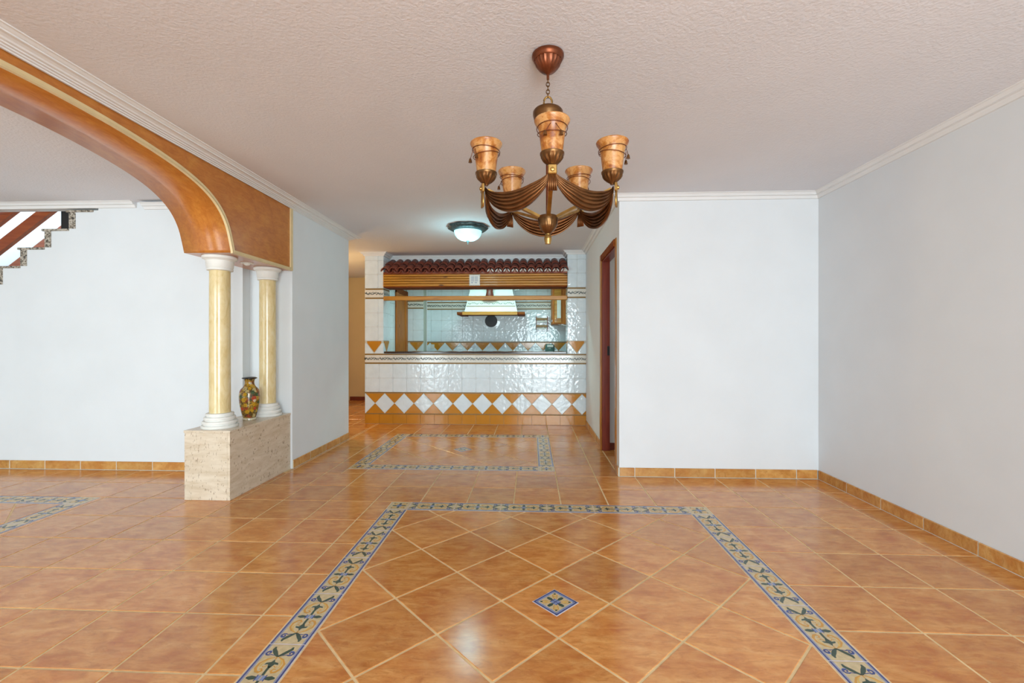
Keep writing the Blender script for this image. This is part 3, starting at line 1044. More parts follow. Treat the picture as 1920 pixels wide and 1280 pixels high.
O0 = (0, 0, 0)       # relative to wk (at YK)
# base course
row(lambda u0, u1, z0, z1, p, o, r: wtile('base_tile', rectp(u0, u1, z0, z1), M['ochre_tile'], p, o, r), PX0, XC, .002, .137, .197, -2.360, wk, O0)
strip(PX0, XC, .137, .149, wk, O0)
# diamonds and ochre triangles
def diamonds(a, b, z0, z1, c0, pitch, parent, origin, rotz=0.0, lower=True):
    hz = (z1 - z0) / 2
    zm = (z0 + z1) / 2
    k0, k1 = math.floor((a - c0) / pitch) - 1, math.ceil((b - c0) / pitch) + 1
    for k in range(k0, k1 + 1):
        x = c0 + k * pitch
        P = clip([(x + pitch / 2, zm), (x, z1), (x - pitch / 2, zm), (x, z0)], a, b, z0, z1)
        if P and poly_area(P) > .0006: wtile('diamond_tile', P, M['white_tile'], parent, origin, rotz, .005)
        for T in ([(x, z1), (x + pitch / 2, zm), (x + pitch, z1)], [(x, z0), (x + pitch, z0), (x + pitch / 2, zm)]):
            P = clip(T, a, b, z0, z1)
            if P and poly_area(P) > .0006: wtile('triangle_tile', P, M['ochre_tile'], parent, origin, rotz, .004)
diamonds(PX0, XC, .149, .436, -2.085, .2787, wk, O0)
strip(PX0, XC, .436, .452, wk, O0)
row(wput, PX0, XC, .452, .652, .197, -2.360, wk, O0)
row(wput, PX0, XC, .652, .852, .197, -2.360, wk, O0)
strip(PX0, XC, .852, .872, wk, O0)
row(bput, PX0, XC, .872, .978, .197, -2.360, wk, O0)
strip(PX0, PX1, .978, .996, wk, O0); strip(PX1, QX0, .978, .993, wk, O0); strip(QX0, QX1, .978, .996, wk, O0)
def pillar(a, b, j0, origin, rotz=0.0, zt=2.40):
    m = (a + b) / 2
    w = min(.105, (b - a) / 2 - .01)
    # shield shaped ochre tile with its white side pieces
    wtile('shield_tile', [(m - w, 1.178), (m - w, 1.148), (m, 1.010), (m + w, 1.148), (m + w, 1.178)], M['ochre_tile'], wk, origin, rotz, .006)
    wtile('side_tile', [(a, .998), (m, .998), (m, 1.008), (m - w, 1.146), (m - w, 1.178), (a, 1.178)][0:1] + [(m - .002, .998), (m - w - .002, 1.146), (a, 1.146)], M['white_tile'], wk, origin, rotz)
    wtile('side_tile', [(b, .998), (b, 1.146), (m + w + .002, 1.146), (m + .002, .998)], M['white_tile'], wk, origin, rotz)
    for z0, z1 in ((1.180, 1.378), (1.378, 1.576), (1.576, 1.774)):
        row(wput, a, b, z0, z1, .2, j0, wk, origin, rotz)
    strip(a + .008, b - .008, 1.776, 1.794, wk, origin, rotz)
    row(bput, a, b, 1.796, 1.904, b - a, a, wk, origin, rotz)
    strip(a + .008, b - .008, 1.906, 1.924, wk, origin, rotz)
    for z0, z1 in ((1.926, 2.123), (2.123, 2.32), (2.32, zt)):
        row(wput, a, b, z0, z1, .2, j0, wk, origin, rotz)
pillar(PX0, PX1, -2.18, O0)
pillar(QX0, QX1, .634, O0)
pillar(.006, .285, .006 + .2, (PX1 - .008 + .008, 0, 0), PI / 2)             # reveal of the left pillar, facing +X
pillar(-.285, -.006, -.2, (QX0, 0, 0), -PI / 2)                      # reveal of the right pillar, facing -X
# cornices around pillars
PROF_K = [(p * .9, h) for p, h in PROF]
def cor2(name, label, path, normals):
    o = cornice(name, label, path, normals, PROF_K)
    return o
cor2('trim_5', 'white cornice wrapped around the left tiled pillar', [(PX0, YK + 1.2), (PX0, YK), (PX1, YK), (PX1, YK + .30), (QX0, YK + .30), (QX0, YK), (QX1, YK)],
     [(-1, 0), (-1, -1), (1, -1), (1, -1), (-1, -1), (-1, -1), (-1, -1)])
# bar top
bar = box('bar_top', (-1.285, -.20, 0), (1.285, .20, .028), M['dark_stone'], None, .004, (-.8015, YK + .175, 1.0005))
tag(bar, 'dark brown stone bar top on the tiled kitchen bar', 'counter')

# ---------------------------------------------------------------- canopy with roof tiles
CXm = (PX1 + QX0) / 2
can = thing('roof_canopy', 'small clay tiled canopy on a pine beam above the kitchen bar', 'canopy', (CXm, YK, 1.947))
CO = Vector((CXm, YK, 1.947))
def crel(a): return tuple(Vector(a) - CO)
# grooved beam: each board is a part
zz = [1.947, 1.983, 2.018, 2.052, 2.086, 2.119]
for i in range(5):
    box('beam_board', crel((PX1 + .003, YK - .030, zz[i] + .0025)), crel((QX0 - .003, YK + .005, zz[i + 1] - .0025)), M['pine'], can, .005)
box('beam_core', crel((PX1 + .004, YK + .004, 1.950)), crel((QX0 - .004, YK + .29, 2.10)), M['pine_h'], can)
box('fascia', crel((PX1 + .003, YK - .022, 2.119)), crel((QX0 - .003, YK + .02, 2.150)), M['rail_wood'], can, .003)
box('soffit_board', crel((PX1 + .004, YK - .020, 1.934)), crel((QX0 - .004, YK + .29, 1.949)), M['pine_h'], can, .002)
def barrel(r0, r1, L, th, up=True, seg=8):
    vs, fs = [], []
    for (y, r) in ((0, r0), (L, r1)):
        for rr in (r, r - th):
            for i in range(seg + 1):
                a = PI * i / seg
                vs.append((rr * math.cos(a), y, (rr * math.sin(a)) if up else -(rr * math.sin(a))))
    n = seg + 1
    for i in range(seg):
        fs.append((i, i + 1, 2 * n + i + 1, 2 * n + i))
        fs.append((n + i + 1, n + i, 3 * n + i, 3 * n + i + 1))
        fs.append((i + 1, i, n + i, n + i + 1))
        fs.append((2 * n + i, 2 * n + i + 1, 3 * n + i + 1, 3 * n + i))
    for (a, b, c, d) in ((0, n, 3 * n, 2 * n), (n - 1, 2 * n - 1, 4 * n - 1, 3 * n - 1)):
        fs.append((a, b, d + 0, c) if False else (a, c, b + 2 * n, b))
    me = bpy.data.meshes.new('roof_tile')
    me.from_pydata(vs, [], fs)
    me.materials.append(M['roof_clay'])
    me.polygons.foreach_set('use_smooth', [i % 4 < 2 for i in range(len(fs))])
    return me
cover = barrel(.061, .050, .225, .009)
pan = barrel(.056, .062, .225, .009, False)
pitch_a = math.atan2(.175, .34)
NT = 23
tp = (QX0 - PX1 + .02) / NT
for k in range(NT):
    x = PX1 - .012 + (k + .5) * tp
    for r in range(2):
        y = YK - .075 + r * .165
        z = 2.150 + r * .165 * math.tan(pitch_a) + .004 * r
        o = link('roof_tile', cover, can, crel((x, y, z)), (pitch_a + random.uniform(-.02, .02), 0, random.uniform(-.03, .03)))
        if k < NT - 1:
            link('pan_tile', pan, can, crel((x + tp / 2, y - .004, z + .022)), (pitch_a, 0, random.uniform(-.02, .02)))
        if r == 0 and k > 12:
            extrude_poly('mortar_fill', [(.046 * math.cos(PI * q / 10), .044 * math.sin(PI * q / 10)) for q in range(11)], lambda u, v, d: crel((x + u, d, z - .006 + v)), y + .030, y + .05, M['mortar'], can)
# small notice tile on the beam
nt_ = thing('notice_tile', 'small ceramic notice tile with blue lines of writing on the beam', 'sign', (-.797, YK - .032, 1.952))
box('tile_plate', (-.076, -.008, 0), (.076, 0, .155), M['paper'], nt_, .002)
for i in range(8):
    for (a, b, c, d) in ((-.070 + i * .018, -.070 + i * .018 + .010, .004, .010), (-.070 + i * .018, -.070 + i * .018 + .010, .145, .151)):
        box('border_mark', (a, -.0088, c), (b, -.0078, d), M['vine'], nt_)
for i in range(7):
    for s in (-1, 1):
        box('border_mark', (s * .070 - .003, -.0088, .016 + i * .019), (s * .070 + .003, -.0088 + .001, .016 + i * .019 + .010), M['vine'], nt_)
for i, z in enumerate((.112, .086, .060, .034)):
    for (a, b) in ((-.050, -.008), (.002, .048)):
        box('writing_line', (a, -.0088, z), (b - (.012 if i == 3 else 0), -.0078, z + .012), M['ink'], nt_)
# lower wooden rail
lr = box('glass_rack_rail', ((PX1 - QX0) / 2 + .002, 0, 0), ((QX0 - PX1) / 2 - .002, .07, .060), M['pine'], None, .006, (CXm, YK - .012, 1.752))
tag(lr, 'slim pine rail spanning the kitchen opening below the canopy', 'rail')

# ---------------------------------------------------------------- kitchen interior
KX0, KX1, KYB = -2.30, XC, 8.40
wkb = bpy.data.objects.new('wall_kitchen_back', None); COL.objects.link(wkb); wkb.location = (0, KYB, 0)
struct(wkb, 'tiled kitchen back wall with a row of ochre triangles', 'wall')
box('masonry_core', (-1.98, .008, 0), (KX1, .16, CEIL), M['white_grout'], wkb)
diamonds(-1.975, KX1, .99 - .142 + .0, 1.148, -1.92, .285, wkb, (0, 0, 0))
strip(-1.975, KX1, 1.150, 1.166, wkb, (0, 0, 0))
for r in range(3):
    row(wput, -1.975, KX1, 1.168 + r * .2, 1.168 + (r + 1) * .2, .2, -1.90, wkb, (0, 0, 0))
strip(-1.975, KX1, 1.770, 1.786, wkb, (0, 0, 0))
row(bput, -1.975, KX1, 1.788, 1.896, .2, -1.90, wkb, (0, 0, 0))
strip(-1.975, KX1, 1.898, 1.914, wkb, (0, 0, 0))
for r in range(2):
    row(wput, -1.975, KX1, 1.916 + r * .2, 1.916 + (r + 1) * .2, .2, -1.90, wkb, (0, 0, 0))
row(wput, -1.975, KX1, 2.316, CEIL - .002, .2, -1.90, wkb, (0, 0, 0))
# left corner pier inside kitchen
wkp = bpy.data.objects.new('wall_kitchen_pier', None); COL.objects.link(wkp); wkp.location = (0, 8.15, 0)
struct(wkp, 'narrow tiled pier in the left kitchen corner', 'wall')
box('masonry_core', (KX0, .008, 0), (-1.982, .26, CEIL), M['white_grout'], wkp)
wtile('shield_tile', [(-2.235, 1.160), (-2.235, 1.140), (-2.115, 1.005), (-1.995, 1.140), (-1.995, 1.160)], M['ochre_tile'], wkp, (0, 0, 0), 0, .006)
wtile('side_tile', [(-2.295, .9), (-2.12, .998), (-2.24, 1.134), (-2.295, 1.134)], M['white_tile'], wkp, (0, 0, 0))
wtile('side_tile', [(-1.980, .9), (-1.980, 1.134), (-1.99, 1.134), (-2.112, .998)], M['white_tile'], wkp, (0, 0, 0))
strip(-2.295, -1.985, 1.162, 1.176, wkp, (0, 0, 0))
for r in range(3): row(wput, -2.295, -1.982, 1.178 + r * .198, 1.178 + (r + 1) * .198, .2, -2.18, wkp, (0, 0, 0))
strip(-2.295, -1.985, 1.774, 1.790, wkp, (0, 0, 0))
row(bput, -2.295, -1.982, 1.792, 1.900, .3135, -2.295, wkp, (0, 0, 0))
strip(-2.295, -1.985, 1.902, 1.918, wkp, (0, 0, 0))
for r in range(2): row(wput, -2.295, -1.982, 1.920 + r * .2, 1.920 + (r + 1) * .2, .2, -2.18, wkp, (0, 0, 0))
# left kitchen wall with wooden door
wkl = bpy.data.objects.new('wall_kitchen_left', None); COL.objects.link(wkl); wkl.location = (KX0, 6.6, 0)
struct(wkl, 'tiled left kitchen wall beside the wooden door', 'wall')
box('masonry_core', (-.06, -.03, 0), (-.008, 1.60, CEIL), M['white_grout'], wkl)
for r in range(7): row(wput, 0, .86, 1.0 + r * .2, 1.0 + (r + 1) * .2, .2, 0, wkl, (0, 0, 0), PI / 2)
d3 = bpy.data.objects.new('door_3', None); COL.objects.link(d3); d3.location = (KX0, 7.8, 0)
struct(d3, 'orange wooden kitchen door with pine casing', 'door')
box('casing', (0, -.33, 0), (.030, -.20, 2.06), M['pine_v'], d3, .006)
box('door_leaf', (-.004, -.20, 0), (.014, .22, 2.0), M['pine_v'], d3, .003)
box('casing', (0, .22, 0), (.030, .34, 2.06), M['pine_v'], d3, .006)
box('casing', (0, -.33, 2.0), (.034, .34, 2.08), M['pine_h'], d3, .006)
struct(box('wall_kitchen_right', (KX1, YK + .30, 0), (KX1 + .1, KYB + .16, CEIL), M['wall']), 'right kitchen wall beyond the pillar')
# worktop at the back
wt_ = box('kitchen_worktop', (-1.36, -.3, -.04), (1.36, .3, 0), M['dark_stone'], None, .004, (-.61, KYB - .303, .985))
tag(wt_, 'dark stone worktop along the kitchen back wall', 'counter')
cab = thing('base_cabinet', 'pine base cabinets under the dark kitchen worktop', 'cabinet', (-.61, KYB - .30, 0))
box('body', (-1.355, -.26, .08), (1.355, .29, .944), M['pine_v'], cab)
for i in range(5): box('door', (-1.35 + i * .541, -.282, .10), (-1.35 + i * .541 + .533, -.260, .93), M['pine_v'], cab, .004)
box('plinth', (-1.35, -.22, 0), (1.35, .28, .08), M['dark_base'], cab)
# hood
hd = thing('cooker_hood', 'white tapering cooker hood with a wooden ledge on the kitchen wall', 'cooker hood', (-.72, KYB, 1.64))
def frustum(name, x0, x1, y0, y1, z0, X0, X1, Y0, Y1, z1, mat, parent):
    vs = [(x0, y0, z0), (x1, y0, z0), (x1, y1, z0), (x0, y1, z0), (X0, Y0, z1), (X1, Y0, z1), (X1, Y1, z1), (X0, Y1, z1)]
    return mesh_obj(name, vs, [(0, 3, 2, 1), (4, 5, 6, 7), (0, 1, 5, 4), (1, 2, 6, 5), (2, 3, 7, 6), (3, 0, 4, 7)], mat, parent)
frustum('hood_body', -.47, .47, -.50, -.002, .06, -.30, .30, -.36, -.002, .78, M['hood_white'], hd)
frustum('ledge', -.50, .47, -.56, -.52, 0, -.50, .47, -.56, -.52, .055, M['pine'], hd)
for s in (-1, 1):
    frustum('ledge', *sorted((s * .47, s * .60)), -.50, -.004, 0, *sorted((s * .47, s * .60)), -.50, -.004, .05, M['pine_h'], hd)
frustum('ledge_shelf', -.60, .60, -.52, -.003, .012, -.60, .60, -.52, -.003, .052, M['pine_h'], hd)
# tile band on the hood front (follows its slope)
def hood_pt(x, z):      # z above ledge level: returns front y
    t = (z - .06) / .72
    return -.50 + t * .14
hb = thing_band = None
vs, fs, fm = [], [], []
for (z0, z1, mi) in ((.150, .160, 2), (.162, .250, 0), (.252, .262, 2)):
    b = len(vs)
    for z in (z0, z1):
        w = .47 - (z - .06) / .72 * .17
        vs += [(-w + .01, hood_pt(0, z) - .004, z), (w - .01, hood_pt(0, z) - .004, z)]
    fs.append((b, b + 1, b + 3, b + 2)); fm.append(mi)
for k in range(4):
    x0 = -.42 + k * .21
    v2, f2, m2 = [], [], []
    ribbon(v2, f2, m2, [(-.098, .012), (-.080, -.004), (-.062, -.016), (-.045, -.004), (-.030, .010), (-.012, .020), (.004, .008), (.020, .020), (.036, .008), (.052, -.008), (.068, -.016), (.084, -.002), (.098, .012)], .007, 1, 0)
    for (x, y, a) in ((-.07, .004, 1), (-.045, .0, 2.2), (-.01, .0, .8), (.02, .004, 2.3), (.05, .003, .9), (.08, -.006, 2.1)):
        dx, dy, nx, ny = math.cos(a) * .014, math.sin(a) * .014, -math.sin(a) * .005, math.cos(a) * .005
        fan(v2, f2, m2, [(x - dx, y - dy), (x - nx, y - ny), (x + dx, y + dy), (x + nx, y + ny)], 1, 0)
    b = len(vs)
    vs += [(v[0] + x0 + .105, hood_pt(0, v[1] + .206) - .005, v[1] + .206) for v in v2]
    fs += [tuple(b + i for i in f) for f in f2]; fm += m2
mesh_obj('band_print', vs, fs, None, hd, False, [M['band_tile'], M['vine'], M['strip']], fm)
lathe('bell_ornament', [(.095, -.16), (.085, -.15), (.055, -.04), (.060, .03), (.075, .14), (.0, .145)], M['dark_base'], hd, 20, (-.02, -.50, .45))
box('ornament_shelf', (-.15, -.52, .262), (.11, -.44, .282), M['gold'], hd, .003)
# round vent, spice rack, wall cabinet
vent = thing('wall_vent', 'round dark wall vent with white rim below the cooker hood', 'vent', (-.76, KYB - .001, 1.555))
lathe('rim', [(.17, 0), (.17, .010), (.12, .016), (.118, .004), (.0, .003)], M['white_tile'], vent, 28, rot=(PI / 2, 0, 0))
lathe('grille', [(.116, .004), (.112, .010), (.0, .012)], M['black'], vent, 28, rot=(PI / 2, 0, 0))
rk = thing('spice_rack', 'little two tier brown spice rack hung on the kitchen tiles', 'rack', (.19, KYB, 1.39))
for s in (-1, 1): box('side_post', (s * .105 - .006, -.07, 0), (s * .105 + .006, -.002, .25), M['dark_base'], rk)
for z in (.045, .175): box('shelf', (-.10, -.08, z), (.10, -.002, z + .042), M['strip'], rk, .002)
for z in (.010, .140): box('shelf_paper', (-.10, -.06, z), (.10, -.004, z + .028), M['paper'], rk)
wc = thing('wall_cabinet', 'pine wall cabinet at the right end of the kitchen', 'cabinet', (.56, 8.05, 1.47))
box('side_panel', (-.20, -.34, 0), (-.172, .34, .68), M['pine_v'], wc, .003)
box('door', (-.17, -.345, .02), (-.05, -.325, .66), M['pine'], wc, .004)
box('body', (-.17, -.32, .0), (.19, .34, .68), M['pine_v'], wc)
box('glass_panel', (-.125, -.352, .10), (-.06, -.346, .42), M['paper'], wc)
box('knob', (-.16, -.362, .08), (-.145, -.345, .10), M['gold'], wc)
ul = thing('under_cabinet_lamp', 'slanted steel lamp under the pine wall cabinet', 'lamp', (.50, 7.9, 1.46))
bm = bmesh.new(); add_box(bm, (-.16, -.09, -.035), (.10, .09, 0), .006)
bmesh.ops.rotate(bm, verts=bm.verts, cent=(.1, 0, 0), matrix=Matrix.Rotation(math.radians(22), 3, 'Y'))
bm_obj('housing', bm, M['steel'], ul)
bm = bmesh.new(); add_box(bm, (-.14, -.08, -.042), (.08, .08, -.036), .002)
bmesh.ops.rotate(bm, verts=bm.verts, cent=(.1, 0, 0), matrix=Matrix.Rotation(math.radians(22), 3, 'Y'))
bm_obj('diffuser', bm, M['paper'], ul)
jar = thing('storage_jar', 'green glass jar with white label on the kitchen worktop', 'jar', (.33, 8.13, .986))
lathe('body', [(.05, 0), (.085, .012), (.09, .05), (.085, .11), (.06, .14), (.0, .142)], M['jar_glass'], jar, 24)
box('label', (-.05, -.096, .085), (.055, -.086, .125), M['paper'], jar)
so = thing('wall_socket', 'cream power socket on the kitchen back wall tiles', 'socket', (-1.87, KYB, 1.03))
box('plate', (-.035, -.010, 0), (.035, -.001, .085), M['plaster'], so, .002)
box('outlet', (-.02, -.013, .02), (.02, -.009, .065), M['spot_white'], so, .002)
# kitchen tube light (out of the picture, behind the canopy header)
kt = thing('kitchen_tube_light', 'white tube light on the kitchen ceiling behind the canopy', 'lamp', (-.7, 7.2, CEIL))
box('batten', (-.6, -.04, -.03), (.6, .04, -.001), M['spot_white'], kt, .004)
tube('tube', [(-.58, 0, -.045), (.58, 0, -.045)], .014, M['lamp_dome'], kt)
area('kitchen_tube_glow', (-.7, 7.2, CEIL - .07), (0, 0, 0), 1.2, .12, 11, (0.58, 1.0, 0.96))

# hall lamp (out of the picture, past the white stub)
hl = thing('hall_lamp', 'warm ceiling globe in the side hall', 'lamp', (-3.5, 6.3, CEIL))
lathe('globe', [(.06, 0), (.10, -.04), (.11, -.09), (.09, -.14), (0, -.17)], plain('warm lit globe', (1, .8, .5), .4, emit=((1.0, .72, .36), 4.0)), hl, 20)
pl = bpy.data.lights.new('hall_bulb', 'POINT'); pl.energy = 17; pl.color = (1.0, .72, .38); pl.shadow_soft_size = .12
po = bpy.data.objects.new('hall_bulb', pl); COL.objects.link(po); po.location = (-3.5, 6.3, CEIL - .5)

# ================================================================== archway
arch = thing('archway', 'orange burl wood archway with cream edging beside the columns', 'arch', (XL, 1.9, 1.82))
A0 = Vector((XL, 1.9, 1.82))
ZB = 1.822
curve = [(3.195, ZB), (3.172, 1.90), (3.142, 1.985), (3.095, 2.06), (3.03, 2.122), (2.945, 2.172), (2.84, 2.212), (2.70, 2.246), (2.55, 2.270), (2.38, 2.289), (2.2, 2.302), (2.0, 2.309), (1.9, 2.310)]
# smooth subdivision of the curve
def catmull(P, n=3):
    out = []
    for i in range(len(P) - 1):
        p0, p1, p2, p3 = P[max(i - 1, 0)], P[i], P[i + 1], P[min(i + 2, len(P) - 1)]
        for k in range(n):
            t = k / n
            out.append(tuple(.5 * (2 * p1[a] + (p2[a] - p0[a]) * t + (2 * p0[a] - 5 * p1[a] + 4 * p2[a] - p3[a]) * t * t + (3 * p1[a] - p0[a] - 3 * p2[a] + p3[a]) * t ** 3) for a in range(len(p1))))
    out.append(P[-1])
    return out
right = catmull(curve)
allc = right + [(3.8 - y, z) for y, z in right[::-1][1:]]
outline = [(YE, ZB)] + [(YE, CEIL - .003)] + [(-.2, CEIL - .003), (-.2, ZB)] + allc[::-1]
bm = bmesh.new()
n = len(outline)
for dx, flip in ((0, False), (XL2 - XL, True)):
    pass
A = [bm.verts.new(Vector((XL - .006, y, z)) - A0) for y, z in outline]
B = [bm.verts.new(Vector((XL2, y, z)) - A0) for y, z in outline]
f1 = bm.faces.new(A); f2 = bm.faces.new(list(reversed(B)))
for i in range(n):
    f = bm.faces.new((A[i], B[i], B[(i + 1) % n], A[(i + 1) % n]))
    if 4 <= i < n - 1: f.smooth = True
bm.normal_update()
bmesh.ops.triangulate(bm, faces=[f1, f2], ngon_method='EAR_CLIP')
bm_obj('arch_panel', bm, M['burl'], arch)
def ribbon_trim(name, path, w, parent, x0, x1, mat, inward=1):
    """rectangular strip following a path in the YZ plane"""
    bm = bmesh.new()
    rings = []
    for i, p in enumerate(path):
        a, b = path[max(i - 1, 0)], path[min(i + 1, len(path) - 1)]
        dy, dz = b[0] - a[0], b[1] - a[1]
        l = math.hypot(dy, dz)
        ny, nz = -dz / l * inward * w, dy / l * inward * w
        ring = [Vector((x0, p[0], p[1])), Vector((x1, p[0] + ny * .08, p[1] + nz * .08)), Vector((x1 - .003, p[0] + ny * .5, p[1] + nz * .5)), Vector((x1, p[0] + ny * .92, p[1] + nz * .92)), Vector((x0, p[0] + ny, p[1] + nz))]
        rings.append([bm.verts.new(v - A0) for v in ring])
    for a, b in zip(rings[:-1], rings[1:]):
        for i in range(5):
            j = (i + 1) % 5
            bm.faces.new((a[i], a[j], b[j], b[i]))
    bm.faces.new(rings[0]); bm.faces.new(list(reversed(rings[-1])))
    return bm_obj(name, bm, mat, parent)
ribbon_trim('edge_trim', allc, .030, arch, XL - .008, XL + .010, M['trim_cream'], -1)
ribbon_trim('edge_trim', [(3.195, ZB - .006), (YE - .004, ZB - .006)], .030, arch, XL - .008, XL + .009, M['trim_cream'], 1)
ribbon_trim('edge_trim', [(YE - .034, ZB), (YE - .034, ZC)], .034, arch, XL - .008, XL + .009, M['trim_cream'], -1)
sp = thing('recessed_spotlight', 'small white spotlight set in the underside of the arch', 'spotlight', (-2.36, 3.62, ZB))
lathe('bezel', [(.05, 0), (.052, -.004), (.036, -.010), (.034, -.002), (0, -.002)], M['spot_white'], sp, 24)
lathe('bulb', [(.026, -.002), (.024, -.014), (.012, -.022), (0, -.024)], M['paper'], sp, 20)

# ---------------------------------------------------------------- pedestal, columns, vase
PXa, PXb, PYa, PYb = -2.562, -2.216, 3.20, YE - .002
ped = thing('pedestal', 'beige travertine pedestal carrying the two columns', 'pedestal', ((PXa + PXb) / 2, (PYa + PYb) / 2, 0))
hx, hy = (PXb - PXa) / 2, (PYb - PYa) / 2
box('core', (-hx + .02, -hy + .02, 0), (hx - .02, hy, .50), M['travertine'], ped)
box('front_slab', (-hx, -hy, 0), (hx - .0205, -hy + .02, .495), M['travertine'], ped, .0012)
box('side_slab', (hx - .02, -hy, 0), (hx, hy, .495), M['travertine'], ped, .0012)
box('side_slab', (-hx, -hy + .0205, 0), (-hx + .02, hy, .495), M['travertine'], ped, .0012)
box('top_slab', (-hx - .004, -hy - .004, .495), (hx + .004, hy, .514), M['travertine'], ped, .002)
ZP = .5145
HT = ZB - ZP - .001
def column(x, y, s, label):
    c = thing('column', label, 'column', (x, y, ZP), 0, 'columns on the pedestal')
    r = .072 * s
    base = [(1.70, 0), (1.72, .003), (1.72, .018), (1.68, .021), (1.50, .022), (1.50, .029), (1.60, .030), (1.65, .036), (1.65, .046), (1.58, .053), (1.36, .054), (1.36, .061), (1.45, .063), (1.48, .070), (1.45, .081), (1.40, .084), (1.22, .085), (1.22, .091), (1.30, .093), (1.31, .104), (1.26, .110), (1.06, .112)]
    lathe('base', [(a * r, b) for a, b in base], M['plaster'], c, 40)
    lathe('shaft', [(r, .112), (r, HT * .5), (r * .985, HT - .105)], M['marble'], c, 40)
    cap = [(1.06, -.112), (1.22, -.108), (1.25, -.102), (1.22, -.096), (1.18, -.092), (1.26, -.085), (1.30, -.050), (1.33, -.042), (1.30, -.038), (1.44, -.026), (1.60, -.022), (1.66, -.014), (1.66, -.004), (1.62, 0)]
    lathe('capital', [(a * r, HT + b) for a, b in cap], M['plaster'], c, 40)
column(-2.395, 3.345, 1.0, 'pale yellow marble column at the free end of the pedestal')
column(-2.345, 3.885, .93, 'pale yellow marble column standing next to the white wall stub')
va = thing('vase', 'slim floral porcelain vase with black rim between the columns', 'vase', (-2.362, 3.655, ZP))
vp = [(.048, 0), (.051, .004), (.050, .018), (.046, .022), (.052, .032), (.062, .07), (.071, .115), (.077, .165), (.078, .20), (.075, .235), (.066, .258), (.050, .275), (.040, .292), (.036, .312), (.038, .330), (.044, .344)]
prof = catmull(vp, 2)
lathe('body', prof, M['vase'], va, 40)
lathe('rim', [(.042, .340), (.056, .346), (.057, .353), (.050, .356), (.036, .350), (.033, .330)], M['vase_dark'], va, 40)
lathe('foot_ring', [(.0495, .0005), (.0525, .004), (.0515, .018), (.047, .0215)], M['vase_ivory'], va, 40)
def vr(z):
    for (r0, z0), (r1, z1) in zip(prof[:-1], prof[1:]):
        if z0 <= z <= z1: return r0 + (r1 - r0) * (z - z0) / (z1 - z0)
    return .05
def blossom(a, z, s, mat, n=6):
    bm = bmesh.new()
    c = bm.verts.new((vr(z) * math.cos(a) * 1.022, vr(z) * math.sin(a) * 1.022, z))
    ring = []
    for i in range(n * 2):
        t = 2 * PI * i / (n * 2)
        rr = s * (1 if i % 2 == 0 else .68)
        zz_ = z + rr * math.sin(t)
        aa = a + rr * math.cos(t) / vr(z)
        R_ = vr(zz_) + .0012
        ring.append(bm.verts.new((R_ * math.cos(aa), R_ * math.sin(aa), zz_)))
    for i in range(n * 2):
        bm.faces.new((c, ring[i], ring[(i + 1) % (n * 2)]))
    bm_obj('painted_flower', bm, mat, va, True)
af = -PI / 2 + .55     # direction towards the dining room side
for (da, z, s, mk) in ((.45, .185, .024, 'vase_red'), (.50, .168, .014, 'vase_ivory'), (.35, .235, .020, 'vase_green'), (.75, .215, .018, 'vase_green'), (.5, .135, .018, 'vase_yellow'),
                       (-.45, .22, .020, 'vase_yellow'), (-.55, .175, .023, 'vase_yellow'), (-.40, .130, .018, 'vase_yellow'), (-.25, .075, .020, 'vase_yellow'), (.30, .085, .016, 'vase_yellow'), (.62, .10, .015, 'vase_red'),
                       (.25, .308, .012, 'vase_ivory'), (-.35, .300, .012, 'vase_yellow'), (.05, .268, .016, 'vase_yellow'), (-.9, .20, .02, 'vase_green'), (-.8, .1, .018, 'vase_red'), (1.0, .15, .016, 'vase_green')):
    blossom(af + da, z, s, M[mk])

# ================================================================== chandelier
CH = thing('chandelier', 'bronze swag chandelier with five amber alabaster cup shades', 'chandelier', (.072, 1.98, 1.60))
zc = lambda z: z - 1.60
RA = .279
lathe('canopy', [(.050, zc(CEIL)), (.070, zc(CEIL - .004)), (.070, zc(CEIL - .014)), (.066, zc(CEIL - .018)), (.064, zc(CEIL - .026)), (.060, zc(CEIL - .030))], M['bronze_red'], CH, 40)
lathe('canopy_bell', [(.058, zc(CEIL - .030)), (.054, zc(CEIL - .045)), (.042, zc(CEIL - .063)), (.026, zc(CEIL - .078)), (.010, zc(CEIL - .086)), (.0055, zc(CEIL - .090)), (.0055, zc(CEIL - .112))], M['bronze_red'], CH, 60, flute=20, famp=.03)
# chain
z_top, z_bot = CEIL - .108, 2.245
nl = 5
step = (z_top - z_bot) / nl
for i in range(nl):
    zc0 = z_top - (i + .5) * step
    pts = []
    for k in range(14):
        a = 2 * PI * k / 14
        u, w_ = .0075 * math.cos(a), (step * .62) * math.sin(a)
        pts.append((u, 0, zc(zc0) + w_) if i % 2 else (0, u, zc(zc0) + w_))
    tube('chain_link', pts, .0022, M['bronze'], CH, 6, True)
tube('hanging_ring', [(.018 * math.cos(2 * PI * k / 20), 0, zc(2.222) + .026 * math.sin(2 * PI * k / 20)) for k in range(20)], .0045, M['gold'], CH, 8, True)
lathe('crown_dish', [(.010, zc(2.200)), (.060, zc(2.188)), (.066, zc(2.180)), (.066, zc(2.166)), (.056, zc(2.130)), (.044, zc(2.108)), (.022, zc(2.098)), (.010, zc(2.085))], M['bronze'], CH, 36)
for s in range(8):
    a = s * PI / 4
    pass
lathe('central_rod', [(.009, zc(2.09)), (.009, zc(1.715))], M['bronze_red'], CH, 16)
